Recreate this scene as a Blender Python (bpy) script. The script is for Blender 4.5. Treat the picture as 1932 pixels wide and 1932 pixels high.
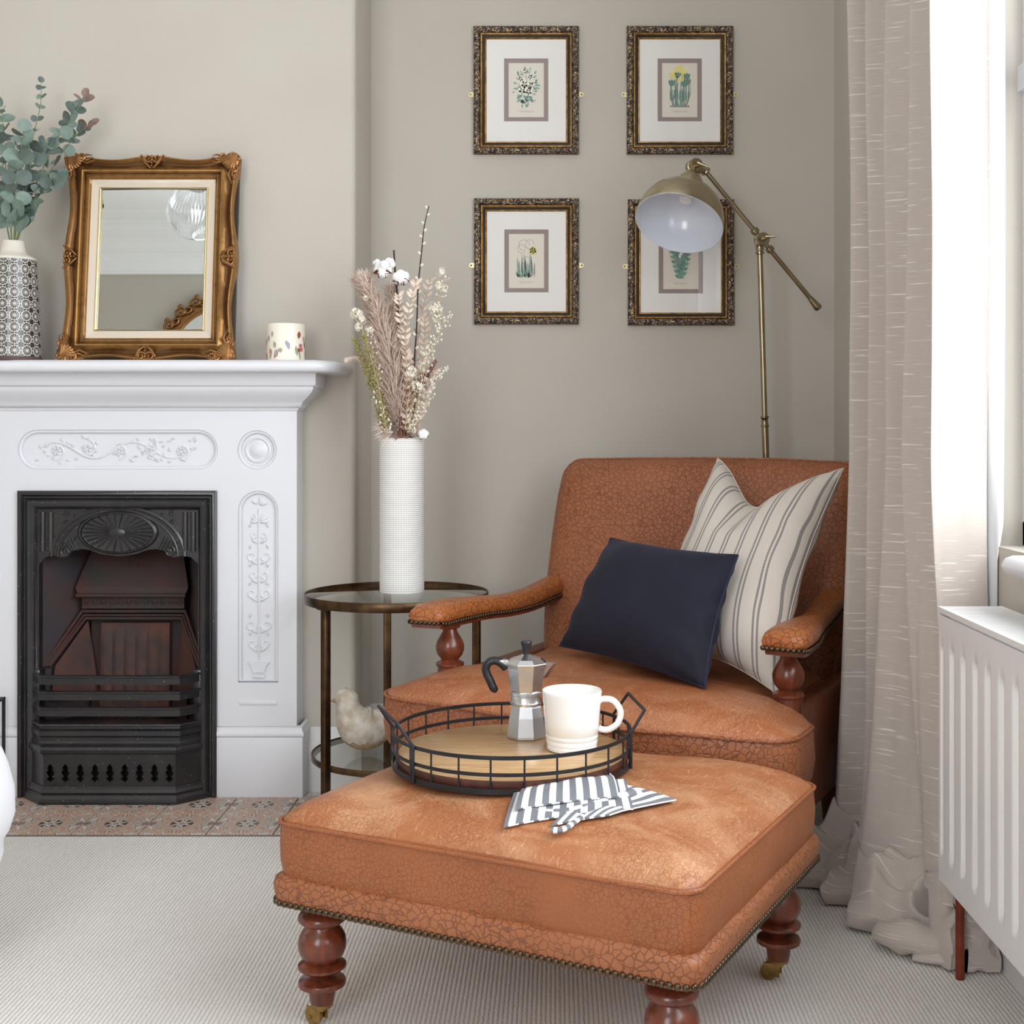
import bpy, bmesh, math, random
from mathutils import Vector, Matrix, noise
from mathutils.geometry import tessellate_polygon
PI = math.pi
V = Vector
for o in list(bpy.data.objects): bpy.data.objects.remove(o)
scene = bpy.context.scene
col = scene.collection
# ------------------------------------------------------------------ camera, world, light, exposure
F = 2400.0; PX, PY = 1049.0, 820.0; CH = 1.0       # focal length and level-lens centre for a 1932 px frame
cd = bpy.data.cameras.new('camera'); cam = bpy.data.objects.new('camera', cd); col.objects.link(cam)
cam.location = (0, 0, CH); cam.rotation_euler = (PI/2, 0, 0)
cd.sensor_width = 36; cd.lens = F/1932*36
cd.shift_x = (966-PX)/1932; cd.shift_y = (PY-966)/1932
cd.clip_start = .05
scene.camera = cam
w = bpy.data.worlds.new('world'); scene.world = w; w.use_nodes = True
w.node_tree.nodes['Background'].inputs[0].default_value = (.80, .90, 1.0, 1)
w.node_tree.nodes['Background'].inputs[1].default_value = 1.6
def area(name, loc, rot, sx, sy, power, color):
    l = bpy.data.lights.new(name, 'AREA'); l.shape = 'RECTANGLE'; l.size = sx; l.size_y = sy
    l.energy = power; l.color = color
    o = bpy.data.objects.new(name, l); col.objects.link(o); o.location = loc; o.rotation_euler = rot
    return o
area('daylight_side_window', (1.28, 1.0, 1.80), (0, math.radians(87), 0), 2.1, 3.0, 92, (.95, .975, 1.0))
area('fill_light_rear', (-1.1, -.95, 1.75), (math.radians(88), 0, 0), 1.3, 2.0, 56, (.97, .985, 1.0))  # added soft fill lamp behind the camera, outside the added rear window
scene.view_settings.view_transform = 'Standard'; scene.view_settings.look = 'None'
scene.view_settings.gamma = 1; scene.view_settings.use_curve_mapping = False
scene.view_settings.exposure = 0.18
scene.cycles.max_bounces = 10; scene.cycles.diffuse_bounces = 6
def at(u, v, Y): return V(((u-PX)*Y/F, Y, CH-(v-PY)*Y/F))
# ------------------------------------------------------------------ materials
def lin(c):
    if isinstance(c, str): c = [int(c[i:i+2], 16)/255 for i in (0, 2, 4)]
    return tuple(((x/12.92) if x <= .04045 else ((x+.055)/1.055)**2.4) for x in c) + (1,)
class NT:
    def __init__(s, name):
        s.m = bpy.data.materials.new(name); s.m.use_nodes = True
        s.t = s.m.node_tree; s.b = s.t.nodes['Principled BSDF']; s.out = s.t.nodes['Material Output']
    def n(s, typ, ins=None, **kw):
        x = s.t.nodes.new('ShaderNode'+typ)
        for k, v in kw.items(): setattr(x, k, v)
        if ins:
            for k, v in ins.items():
                if hasattr(v, 'links') or isinstance(v, bpy.types.NodeSocket): s.t.links.new(v, x.inputs[k])
                else: x.inputs[k].default_value = v
        return x
    def L(s, a, b): s.t.links.new(a, b)
    def coord(s, which='Object', scale=(1, 1, 1), rot=(0, 0, 0), loc=(0, 0, 0)):
        c = s.n('TexCoord'); m = s.n('Mapping', {'Vector': c.outputs[which], 'Scale': scale, 'Rotation': rot, 'Location': loc})
        return m.outputs[0]
    def noise(s, vec, scale, detail=3, rough=.55, dist=0):
        return s.n('TexNoise', {'Vector': vec, 'Scale': scale, 'Detail': detail, 'Roughness': rough, 'Distortion': dist}).outputs[0]
    def vor(s, vec, scale, feature='F1', out=0, rnd=1):
        return s.n('TexVoronoi', {'Vector': vec, 'Scale': scale, 'Randomness': rnd}, feature=feature).outputs[out]
    def math(s, op, a, b=0, c=0, clamp=False):
        return s.n('Math', {0: a, 1: b, 2: c}, operation=op, use_clamp=clamp).outputs[0]
    def ramp(s, fac, stops):
        r = s.n('ValToRGB', {'Fac': fac}); e = r.color_ramp.elements
        while len(e) < len(stops): e.new(.5)
        for i, (p, c) in enumerate(stops):
            e[i].position = p; e[i].color = c if len(c) == 4 else lin(c)
        return r.outputs[0]
    def rng(s, v, a, b, c=0, d=1):
        return s.n('MapRange', {0: v, 1: a, 2: b, 3: c, 4: d}).outputs[0]
    def mix(s, f, a, b, blend='MIX'):
        x = s.n('Mix', data_type='RGBA', blend_type=blend)
        for i, v in ((0, f), (6, a), (7, b)):
            if isinstance(v, bpy.types.NodeSocket): s.L(v, x.inputs[i])
            else: x.inputs[i].default_value = v
        return x.outputs[2]
    def bump(s, h, strength=.3, dist=.002, prev=None):
        b = s.n('Bump', {'Height': h, 'Strength': strength, 'Distance': dist})
        if prev: s.L(prev, b.inputs['Normal'])
        return b.outputs[0]
    def fin(s, colr=None, rough=None, normal=None, **kw):
        for k, v in (('Base Color', colr), ('Roughness', rough), ('Normal', normal), *kw.items()):
            k = k.replace('_', ' ')
            if v is None: continue
            if isinstance(v, bpy.types.NodeSocket): s.L(v, s.b.inputs[k])
            else: s.b.inputs[k].default_value = v
        return s.m
def M(name, c, rough=.5, metal=0, c2=None, vs=20, bump=0, bs=80, bd=.002, **kw):
    t = NT(name); v = t.coord(); colr = lin(c)
    if c2: colr = t.mix(t.ramp(t.noise(v, vs, 4), [(.35, (0, 0, 0, 1)), (.65, (1, 1, 1, 1))]), lin(c), lin(c2))
    nm = t.bump(t.noise(v, bs, 3), bump, bd) if bump else None
    return t.fin(colr, rough, nm, Metallic=metal, **kw)
def leather(name, a, b, crack, cell=95, amount=1.0, worn=None, rough=.42, wscale=4, fine=0):
    t = NT(name); v = t.coord()
    wv = t.n('VectorMath', {0: v, 1: t.n('TexNoise', {'Vector': v, 'Scale': 30, 'Detail': 2}).outputs[1]}, operation='MULTIPLY_ADD')
    wv.inputs[1].default_value = (1, 1, 1)
    nz = t.n('TexNoise', {'Vector': v, 'Scale': 45, 'Detail': 2}).outputs[1]
    sc = t.n('VectorMath', {0: nz, 'Scale': .006}, operation='SCALE').outputs[0]; sc.node.inputs[3].default_value = .012
    vv = t.n('VectorMath', {0: v, 1: sc}, operation='ADD').outputs[0]
    e = t.vor(vv, cell, 'DISTANCE_TO_EDGE')
    line = t.rng(e, .015, .09, 1, 0)
    lo = min(.9, max(0, amount-.55)); area_m = t.ramp(t.noise(v, 5.5, 2), [(.36, (lo, lo, lo, 1)), (.58, (1, 1, 1, 1))])
    lm = t.math('MULTIPLY', line, area_m)
    base = t.mix(t.ramp(t.noise(v, wscale, 5, .6), [(.3, (0, 0, 0, 1)), (.7, (1, 1, 1, 1))]), lin(a), lin(b))
    base = t.mix(t.math('MULTIPLY', t.noise(v, 260, 2), .30), base, lin(b))
    if worn:
        w1 = t.ramp(t.noise(v, 6, 6, .62, 1.2), [(.42, (0, 0, 0, 1)), (.68, (1, 1, 1, 1))])
        scr = t.coord(scale=(26, 7, 10), rot=(0, 0, .9))
        w2 = t.ramp(t.noise(scr, 4, 5, .7, 2.5), [(.56, (0, 0, 0, 1)), (.64, (1, 1, 1, 1))])
        base = t.mix(t.math('MULTIPLY', w1, .75), base, lin(worn))
        base = t.mix(t.math('MULTIPLY', w2, .40), base, lin('E3B690'))
    c = t.mix(t.math('MULTIPLY', lm, .62*min(amount, 1)), base, lin(crack))
    h = t.math('SUBTRACT', t.math('MULTIPLY', t.noise(v, 180, 3), .25), lm)
    n1 = t.bump(h, .42*amount, .0016)
    n2 = t.bump(t.noise(v, 22, 3), .35, .004, n1)
    return t.fin(c, t.math('ADD', t.math('MULTIPLY', t.noise(v, 30), .2), rough-.1), n2)
def glassy(name, tint=(1, 1, 1, 1), ior=1.5, rough=0.0):
    t = NT(name); t.t.nodes.remove(t.b)
    fr = t.math('MULTIPLY', t.n('Fresnel', {'IOR': ior}).outputs[0], t.math('SUBTRACT', 1, t.n('NewGeometry').outputs['Backfacing']))
    tr = t.n('BsdfTransparent', {'Color': tint}).outputs[0]
    gl = t.n('BsdfGlossy', {'Color': (1, 1, 1, 1), 'Roughness': rough}).outputs[0]
    mx = t.n('MixShader', {0: fr, 1: tr, 2: gl}); t.L(mx.outputs[0], t.out.inputs[0]); return t.m
def linen(name, a, b, slub, sx=1, uv=True):
    t = NT(name); v = t.coord('UV' if uv else 'Object')
    w1 = t.n('TexWave', {'Vector': v, 'Scale': 260, 'Distortion': 2.5, 'Detail': 2}, wave_type='BANDS', bands_direction='Y').outputs[0]
    w2 = t.n('TexWave', {'Vector': v, 'Scale': 260, 'Distortion': 2.5, 'Detail': 2}, wave_type='BANDS', bands_direction='X').outputs[0]
    st = t.noise(t.coord('UV' if uv else 'Object', scale=(4.5, 230, 1)), 1.0, 2, .5)
    s_ = t.ramp(st, [(.625, (0, 0, 0, 1)), (.68, (1, 1, 1, 1))])
    st2 = t.noise(t.coord('UV' if uv else 'Object', scale=(14, 420, 1)), 1.0, 3, .6)
    base = t.mix(st2, lin(a), lin(b))
    base = t.mix(t.math('MULTIPLY', s_, .75), base, lin(slub))
    h = t.math('ADD', t.math('ADD', w1, w2), t.math('MULTIPLY', s_, 1.5))
    return t.fin(base, .9, t.bump(h, .25, .0006), Sheen_Weight=.2)
paint = dict(rough=.75)
m_wall = M('wall_paint', 'C2BCB2', .72, c2='BFB8AD', vs=3, bump=.05, bs=160, bd=.001)
m_ceil = M('ceiling_paint', 'F8F8F8', .8)
m_white = M('white_gloss_paint', 'DFE0E5', .34, bump=.10, bs=35, bd=.0012)
m_skirt = M('skirting_paint', 'DCDBDA', .4, bump=.06, bs=40)
m_rad = M('radiator_enamel', 'E6E5E4', .35)
# ribbed carpet
def carpet():
    t = NT('ribbed_wool_carpet'); c = t.n('TexCoord').outputs['Object']; sp = t.n('SeparateXYZ', {0: c})
    wob = t.math('MULTIPLY', t.math('SUBTRACT', t.noise(t.coord(scale=(1, 1, 1)), 90, 2), .5), .0032)
    x = t.math('ADD', sp.outputs[0], wob)
    rib = t.math('ABSOLUTE', t.math('SINE', t.math('MULTIPLY', x, PI/.0082)))
    row = t.math('FLOOR', t.math('DIVIDE', x, .0082))
    yy = t.math('ADD', t.math('MULTIPLY', sp.outputs[1], PI/.0065), t.math('MULTIPLY', row, 1.9))
    knot = t.math('ABSOLUTE', t.math('SINE', yy))
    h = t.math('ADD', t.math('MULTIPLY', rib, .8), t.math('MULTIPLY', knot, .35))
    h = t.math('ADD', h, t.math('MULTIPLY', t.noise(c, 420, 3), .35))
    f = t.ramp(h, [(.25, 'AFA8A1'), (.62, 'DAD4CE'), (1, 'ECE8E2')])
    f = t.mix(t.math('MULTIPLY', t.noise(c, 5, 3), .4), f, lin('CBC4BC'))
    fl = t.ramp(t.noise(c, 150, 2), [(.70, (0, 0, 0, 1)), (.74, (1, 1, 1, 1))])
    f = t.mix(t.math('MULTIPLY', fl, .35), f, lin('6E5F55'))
    return t.fin(f, .95, t.bump(h, .8, .0026), Sheen_Weight=.1)
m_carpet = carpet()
m_leather = leather('cognac_crackle_leather', 'A86741', '975937', '582A16', 74, 1.25)
m_leather_s = leather('smooth_cognac_leather', 'A5633A', '92542F', '673316', 118, .8)
m_leather_d = leather('dark_cognac_leather', '85482A', '743C22', '4A2414', 95, .6)
m_leather_t = leather('worn_leather_top', 'AE6F45', '9C5E38', '6C3A20', 120, .7, worn='CC9C74')
m_leather_b = leather('leather_band_big_cracks', 'A66843', '975A36', '552A14', 78, 1.2)
m_arm = leather('arm_leather', 'B56C3A', 'A35F32', '5A2812', 66, 1.4, rough=.36)
def woodm(name, a, b, rough=.3, sc=(1, 1, 1), k=14):
    t = NT(name); v = t.coord(scale=sc)
    n = t.noise(v, k, 6, .65, 1.0)
    c = t.mix(t.ramp(n, [(.35, (0, 0, 0, 1)), (.65, (1, 1, 1, 1))]), lin(a), lin(b))
    pit = t.ramp(t.noise(t.coord(), 320, 2), [(.70, (0, 0, 0, 1)), (.76, (1, 1, 1, 1))])
    c = t.mix(t.math('MULTIPLY', pit, .6), c, lin('2A120A'))
    return t.fin(c, rough, t.bump(n, .1, .001), Coat_Weight=.3, Coat_Roughness=.15)
m_mahog = woodm('mahogany', '4A2114', '7C3A20', .3, (1, 1, .35), 30)
m_tray = woodm('mango_wood', 'A67F52', 'CBA678', .35, (3, 40, 3), 3)
m_trayside = woodm('dark_wood_edge', '3C1D16', '552A1E', .5)
m_brass = M('old_brass', 'B0905A', .28, 1, '8E7444', 40, bump=.05)
m_abrass = M('antique_brass_lamp', 'B0A48A', .26, 1, '988A6C', 8)
m_bronze = M('bronze_metal', '6B5238', .38, 1, '4A3B2E', 30, bump=.1, bs=60)
m_nail = M('nailhead_brass', '4E4438', .32, .9, '6E5C44', 60)
m_black = M('black_steel', '1D1D20', .45, .3, '26262A', 20)
m_rubber = M('black_plastic', '1B1C1F', .38)
m_alu = M('cast_aluminium', 'E4E5E8', .24, 1, 'D6D7DB', 30, bump=.04, bs=200)
m_alu_s = M('satin_aluminium', 'CDCFD3', .36, 1, bump=.03, bs=300)
m_mug = M('white_stoneware', 'F3F2EF', .22, Coat_Weight=.4)
m_shadein = M('white_enamel', 'DCE0EA', .22, Coat_Weight=.5)
def iron():
    t = NT('cast_iron'); v = t.coord()
    c = t.mix(t.ramp(t.noise(v, 14, 5), [(.4, (0, 0, 0, 1)), (.65, (1, 1, 1, 1))]), lin('1B1B1E'), lin('272425'))
    sp = t.ramp(t.vor(v, 60), [(.07, (1, 1, 1, 1)), (.10, (0, 0, 0, 1))])
    c = t.mix(t.math('MULTIPLY', sp, .6), c, lin('9A9894'))
    return t.fin(c, .34, t.bump(t.noise(v, 120, 4), .35, .0015), Coat_Weight=.5, Coat_Roughness=.25)
m_iron = iron()
m_rust = M('heat_rusted_iron', '4A2A26', .7, 0, '33302E', 9, bump=.4, bs=60)
m_soot = M('sooty_iron', '3B3A40', .75, 0, '4A3733', 6, bump=.25, bs=50)
m_brick = M('fireclay', '653E34', .85, 0, '433835', 12, bump=.4, bs=70)
m_gold = None
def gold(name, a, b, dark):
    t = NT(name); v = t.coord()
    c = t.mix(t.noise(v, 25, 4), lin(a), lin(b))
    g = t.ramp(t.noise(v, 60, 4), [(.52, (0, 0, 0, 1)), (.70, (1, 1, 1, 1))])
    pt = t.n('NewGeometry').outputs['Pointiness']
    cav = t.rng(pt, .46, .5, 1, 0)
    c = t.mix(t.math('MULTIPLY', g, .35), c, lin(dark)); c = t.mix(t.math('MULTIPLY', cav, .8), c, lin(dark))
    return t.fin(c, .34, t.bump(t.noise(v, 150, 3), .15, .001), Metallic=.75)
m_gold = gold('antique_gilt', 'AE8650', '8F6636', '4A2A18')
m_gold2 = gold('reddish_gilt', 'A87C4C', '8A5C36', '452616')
m_goldpale = M('pale_gilt', 'D8C79A', .3, .8)
m_linmat = linen('linen_liner', 'DACDBB', 'D2C4B1', 'E6DCCC', uv=False)
m_mirror = M('mirror_glass', 'E4E8E6', .0, 1)
def frame_mat():
    t = NT('speckled_bronze_moulding'); v = t.coord()
    a = t.ramp(t.noise(v, 150, 3, .6), [(.52, (0, 0, 0, 1)), (.60, (1, 1, 1, 1))])
    c = t.mix(a, lin('4A3A36'), lin('C9A878')); b = t.ramp(t.noise(v, 300, 2), [(.6, (0, 0, 0, 1)), (.64, (1, 1, 1, 1))])
    c = t.mix(b, c, lin('E6D9BC')); c = t.mix(t.ramp(t.noise(v, 90, 2), [(.5, (0, 0, 0, 1)), (.6, (1, 1, 1, 1))]), c, lin('352A2A'))
    return t.fin(c, .42, t.bump(t.noise(v, 150, 3, .6), .9, .004), Metallic=.35)
m_frame = frame_mat()
m_framegold = M('dull_gold_fillet', 'B58C4E', .38, .7, '7E5A2C', 70)
m_framedark = M('dark_fillet', '2E2623', .4, .2)
m_mount = M('ivory_mount_board', 'EFEDE9', .85)
m_mount2 = M('taupe_inner_mount', '9A8A86', .85)
m_paper = M('cream_print_paper', 'E6DFD2', .9)
m_pane = glassy('picture_glass', (.99, .99, .99, 1), 1.45)
m_tglass = glassy('table_glass', (.86, .89, .87, 1), 1.6)
m_wglass = glassy('window_glass', (1, 1, 1, 1), 1.2)
m_pinkgreen = [M('ink_green', '88AFA2', .9), M('ink_dark_green', '6A9084', .9), M('ink_yellow', 'EADF8A', .9), M('ink_white', 'F2EFE6', .9),
               M('ink_grey', '9A9A98', .9), M('ink_outline', '93938E', .9)]
m_curtain = linen('oatmeal_linen', 'C6BCB4', 'B2A79E', 'ECE6DF')
m_lining = M('white_lining', 'F4F4F6', .9)
m_navy = M('navy_velvet', '14162A', .85, 0, '101222', 8, Sheen_Weight=.12, Sheen_Roughness=.4, Sheen_Tint=(.3, .34, .6, 1), bump=.3, bs=14, bd=.004)
# ------------------------------------------------------------------ mesh builder
class MB:
    def __init__(s): s.v = []; s.f = []; s.mi = []; s.sm = []; s.uv = []
    def add(s, vs, fs, mi=0, sm=True, m=None, uvs=None):
        o = len(s.v)
        s.v += [tuple(m @ V(p)) if m else tuple(p) for p in vs]
        for k, f in enumerate(fs):
            s.f.append(tuple(i+o for i in f)); s.mi.append(mi); s.sm.append(sm)
            s.uv.append([uvs[k][j] for j in range(len(f))] if uvs else [(0, 0)]*len(f))
        return s
    def box(s, x0, x1, y0, y1, z0, z1, mi=0, m=None):
        vs = [(x, y, z) for x in (x0, x1) for y in (y0, y1) for z in (z0, z1)]
        return s.add(vs, [(0, 1, 3, 2), (4, 6, 7, 5), (0, 4, 5, 1), (2, 3, 7, 6), (0, 2, 6, 4), (1, 5, 7, 3)], mi, False, m)
    def rbox(s, x0, x1, y0, y1, z0, z1, r=.003, mi=0, m=None, seg=2):
        b = bmesh.new(); bmesh.ops.create_cube(b, size=1)
        for q in b.verts: q.co = V(((x0+x1)/2+q.co.x*(x1-x0), (y0+y1)/2+q.co.y*(y1-y0), (z0+z1)/2+q.co.z*(z1-z0)))
        bmesh.ops.bevel(b, geom=b.edges[:], offset=r, segments=seg, affect='EDGES', profile=.5)
        b.verts.index_update()
        s.add([q.co[:] for q in b.verts], [tuple(q.index for q in f.verts) for f in b.faces], mi, True, m); b.free(); return s
    def grid(s, fn, nu, nv, mi=0, m=None, cu=False, cv=False, uvfn=None, sm=True, flip=False):
        vs = []; 
        for i in range(nu if cu else nu+1):
            for j in range(nv if cv else nv+1): vs.append(tuple(fn(i/nu, j/nv)))
        W = nv if cv else nv+1; H = nu if cu else nu+1
        fs = []; uvs = []
        for i in range(nu):
            for j in range(nv):
                a = (i % H)*W+j; b_ = ((i+1) % H)*W+j; c = ((i+1) % H)*W+(j+1) % W; d = (i % H)*W+(j+1) % W
                q = (a, b_, c, d); w_ = [(i/nu, j/nv), ((i+1)/nu, j/nv), ((i+1)/nu, (j+1)/nv), (i/nu, (j+1)/nv)]
                if uvfn: w_ = [uvfn(*p) for p in w_]
                if flip: q = q[::-1]; w_ = w_[::-1]
                fs.append(q); uvs.append(w_)
        return s.add(vs, fs, mi, sm, m, uvs)
    def lathe(s, prof, seg=32, m=None, mi=0, sm=True, a0=0):
        n = len(prof)-1
        return s.grid(lambda a, b: (prof[round(b*n)][0]*math.cos(a0+a*2*PI), prof[round(b*n)][0]*math.sin(a0+a*2*PI), prof[round(b*n)][1]), seg, n, mi, m, cu=True, sm=sm)
    def tube(s, pts, r, seg=8, mi=0, closed=False, m=None, flat=1, up=None, caps=True):
        pts = [V(p) for p in pts]; n = len(pts); rs = r if isinstance(r, (list, tuple)) else [r]*n
        vs = []; prev = None
        for i, p in enumerate(pts):
            a = pts[(i-1) % n] if (closed or i) else p; b = pts[(i+1) % n] if (closed or i < n-1) else p
            t = (b-a).normalized() if (b-a).length > 1e-9 else V((0, 0, 1))
            if prev is None:
                u = V(up) if up else (V((0, 0, 1)) if abs(t.z) < .9 else V((1, 0, 0)))
            else: u = V(up) if up else prev
            u = (u-t*u.dot(t)); u = u.normalized() if u.length > 1e-6 else t.orthogonal().normalized()
            prev = u; w_ = t.cross(u)
            for k in range(seg):
                c = 2*PI*k/seg; vs.append(p+u*math.cos(c)*rs[i]*flat+w_*math.sin(c)*rs[i])
        fs = []
        for i in range(n if closed else n-1):
            for k in range(seg):
                j = (i+1) % n; fs.append((i*seg+k, i*seg+(k+1) % seg, j*seg+(k+1) % seg, j*seg+k))
        if not closed and caps: fs += [tuple(range(seg))[::-1], tuple((n-1)*seg+k for k in range(seg))]
        return s.add(vs, fs, mi, True, m)
    def ball(s, c, r, seg=10, rings=6, sc=(1, 1, 1), mi=0, m=None):
        c = V(c)
        return s.grid(lambda a, b: (c.x+r*sc[0]*math.sin(b*PI)*math.cos(a*2*PI), c.y+r*sc[1]*math.sin(b*PI)*math.sin(a*2*PI), c.z+r*sc[2]*math.cos(b*PI)), seg, rings, mi, m, cu=True, flip=True)
    def slab(s, outer, holes, y0, y1, mi=0, m=None, back=False):
        """polygon in (x,z) with holes, front at y0, walls running to y1"""
        loops = [outer]+holes; flat = [p for l in loops for p in l]
        tr = tessellate_polygon([[V((p[0], p[1], 0)) for p in l] for l in loops])
        s.add([(p[0], y0, p[1]) for p in flat], [tuple(t) for t in tr], mi, False, m)
        if back: s.add([(p[0], y1, p[1]) for p in flat], [tuple(t) for t in tr], mi, False, m)
        for l in loops:
            n = len(l); s.add([(p[0], y0, p[1]) for p in l]+[(p[0], y1, p[1]) for p in l], [(i, (i+1) % n, (i+1) % n+n, i+n) for i in range(n)], mi, False, m)
        return s
    def pad(s, outline, rings, fn, mi=0, cap=True, capstart=True, mis=None, uvs=1):
        """stacked rings of a 2-D outline; rings=(scale,h[,extra]); fn(x,y,h,scale)->3-D"""
        n = len(outline); cx = sum(p[0] for p in outline)/n; cy = sum(p[1] for p in outline)/n
        vs = []
        for sc, h in rings:
            for p in outline: vs.append(fn(cx+(p[0]-cx)*sc, cy+(p[1]-cy)*sc, h, sc))
        for i in range(len(rings)-1):
            o = i*n
            s.add([vs[o+k] for k in range(n)]+[vs[o+n+k] for k in range(n)], [(k, (k+1) % n, (k+1) % n+n, k+n) for k in range(n)], mis[i] if mis else mi)
        if cap: s.add(vs[-n:], [tuple(range(n))], mis[-1] if mis else mi)
        if capstart: s.add(vs[:n], [tuple(range(n))[::-1]], mi)
        return s
    def build(s, name, mats, parent=None, origin=None, world=False, kind=None, label=None, cat=None, group=None, weld=True):
        me = bpy.data.meshes.new(name)
        vs = s.v
        if world and parent is not None:
            inv = pm[parent.name].inverted(); vs = [tuple(inv @ V(p)) for p in vs]
        elif origin is not None: vs = [tuple(V(p)-V(origin)) for p in vs]
        me.from_pydata(vs, [], s.f)
        if not isinstance(mats, (list, tuple)): mats = [mats]
        for m in mats: me.materials.append(m)
        me.polygons.foreach_set('material_index', s.mi); me.polygons.foreach_set('use_smooth', s.sm)
        uvl = me.uv_layers.new(name='UVMap'); flat = [c for f in s.uv for p in f for c in p]
        uvl.data.foreach_set('uv', flat)
        b = bmesh.new(); b.from_mesh(me)
        if weld: bmesh.ops.remove_doubles(b, verts=b.verts, dist=1e-5)
        bmesh.ops.recalc_face_normals(b, faces=b.faces)
        for e in b.edges:
            if len(e.link_faces) == 2 and e.calc_face_angle(0) > .85: e.smooth = False
        b.to_mesh(me); b.free()
        o = bpy.data.objects.new(name, me); col.objects.link(o)
        if parent is not None: o.parent = parent
        elif origin is not None: o.location = origin
        tag(o, label, cat, group, kind); return o
pm = {}
def tag(o, label=None, cat=None, group=None, kind=None):
    for k, v in (('label', label), ('category', cat), ('group', group), ('kind', kind)):
        if v: o[k] = v
def thing(name, loc, label, cat, rz=0, group=None, rot=None):
    o = bpy.data.objects.new(name, None); col.objects.link(o); o.empty_display_size = .05
    o.location = loc; o.rotation_euler = rot or (0, 0, rz); tag(o, label, cat, group)
    pm[o.name] = Matrix.Translation(V(loc)) @ (Matrix.Rotation(rz, 4, 'Z') if not rot else __import__('mathutils').Euler(rot).to_matrix().to_4x4())
    return o
def inst(src_mesh, name, parent, m):
    o = bpy.data.objects.new(name, src_mesh); col.objects.link(o); o.parent = parent; o.matrix_local = m; return o
def axis_m(p, d, roll=0):
    """matrix with local z along d, origin p"""
    d = V(d).normalized(); return Matrix.Translation(V(p)) @ d.to_track_quat('Z', 'Y').to_matrix().to_4x4() @ Matrix.Rotation(roll, 4, 'Z')
def spline(pts, n=8, closed=False):
    pts = [V(p) for p in pts]; out = []; N = len(pts)
    for i in range(N if closed else N-1):
        if closed: p0, p1, p2, p3 = pts[i-1], pts[i], pts[(i+1) % N], pts[(i+2) % N]
        else: p0, p1, p2, p3 = pts[max(i-1, 0)], pts[i], pts[i+1], pts[min(i+2, N-1)]
        for k in range(n):
            t = k/n; out.append(.5*((2*p1)+(-p0+p2)*t+(2*p0-5*p1+4*p2-p3)*t*t+(-p0+3*p1-3*p2+p3)*t**3))
    if not closed: out.append(pts[-1])
    return out
def rrect(w, h, r, n=6, cx=0, cy=0, per=0):
    pts = []
    for (sx, sy, a0) in ((1, 1, 0), (-1, 1, PI/2), (-1, -1, PI), (1, -1, 1.5*PI)):
        for k in range(n+1):
            a = a0+PI/2*k/n; pts.append((cx+sx*(w-r)+r*math.cos(a), cy+sy*(h-r)+r*math.sin(a)))
    if per:
        out = []
        for i, p in enumerate(pts):
            q = pts[(i+1) % len(pts)]; d = math.dist(p, q); k = max(1, int(d/per))
            for j in range(k): out.append((p[0]+(q[0]-p[0])*j/k, p[1]+(q[1]-p[1])*j/k))
        pts = out
    return pts
def circ(cx, cz, rx, rz=None, n=40, a0=0, a1=2*PI):
    rz = rz or rx; return [(cx+rx*math.cos(a0+(a1-a0)*i/n), cz+rz*math.sin(a0+(a1-a0)*i/n)) for i in range(n)]
# ------------------------------------------------------------------ room shell
XR, YB, YC, XC = .85, 3.888, 3.58, -.565        # right wall, alcove back, chimney breast front, breast side
XL, YR, ZC = -3.6, -.70, 3.25
def struct(mb, name, m, parent=None): return mb.build(name, m, parent, kind=None if parent else 'structure')
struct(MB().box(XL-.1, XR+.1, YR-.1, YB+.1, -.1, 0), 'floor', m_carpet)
struct(MB().box(XL-.1, XR+.1, YR-.1, YB+.1, ZC, ZC+.1), 'ceiling', m_ceil)
struct(MB().box(XL-.1, XR+.1, YB, YB+.1, 0, ZC), 'wall_back', m_wall)
struct(MB().box(XL-.1, XL, YR, YB, 0, ZC), 'wall_left', m_wall)
# rear wall with an opening for the added fill window
b = MB(); wx0, wx1, wz0, wz1 = -1.62, -.58, .75, 2.6
b.box(XL, wx0, YR-.1, YR, 0, ZC); b.box(wx1, XR+.1, YR-.1, YR, 0, ZC); b.box(wx0, wx1, YR-.1, YR, 0, wz0); b.box(wx0, wx1, YR-.1, YR, wz1, ZC)
struct(b, 'wall_rear', m_wall)
# right wall with window opening
sy0, sy1, sz0, sz1 = -.45, 2.43, .785, 2.60
b = MB(); b.box(XR, XR+.12, sy1+.05, YB, 0, ZC); b.box(XR, XR+.12, YR, sy0, 0, ZC); b.box(XR, XR+.12, sy0, sy1+.05, 0, sz0); b.box(XR, XR+.12, sy0, sy1+.05, sz1, ZC)
struct(b, 'wall_right', m_wall)
# chimney breast with the fire opening
hx0, hx1, hz1 = -1.50, -.915, .86
BL = -1.845; r_ = .018
b = MB()
out = [(BL, YC), (XC-r_, YC)]+[(XC-r_+r_*math.sin(a), YC+r_-r_*math.cos(a)) for a in (PI/10, PI/5, .3*PI, .4*PI, PI/2)]+[(XC, YB), (BL, YB)]
nn = len(out)
b.add([(x, y, z) for z in (hz1, ZC) for x, y in out], [(i, (i+1) % nn, (i+1) % nn+nn, i+nn) for i in range(nn)]+[tuple(range(nn)), tuple(range(nn, 2*nn))], 0, True)
out2 = [(hx1, YC)]+out[1:-1]+[(hx1, YB)]; n2 = len(out2)
b.add([(x, y, z) for z in (0, hz1) for x, y in out2], [(i, (i+1) % n2, (i+1) % n2+n2, i+n2) for i in range(n2)], 0, True)
b.box(BL, hx0, YC, YB, 0, hz1)
struct(b, 'wall_chimney_breast', m_wall)
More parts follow.
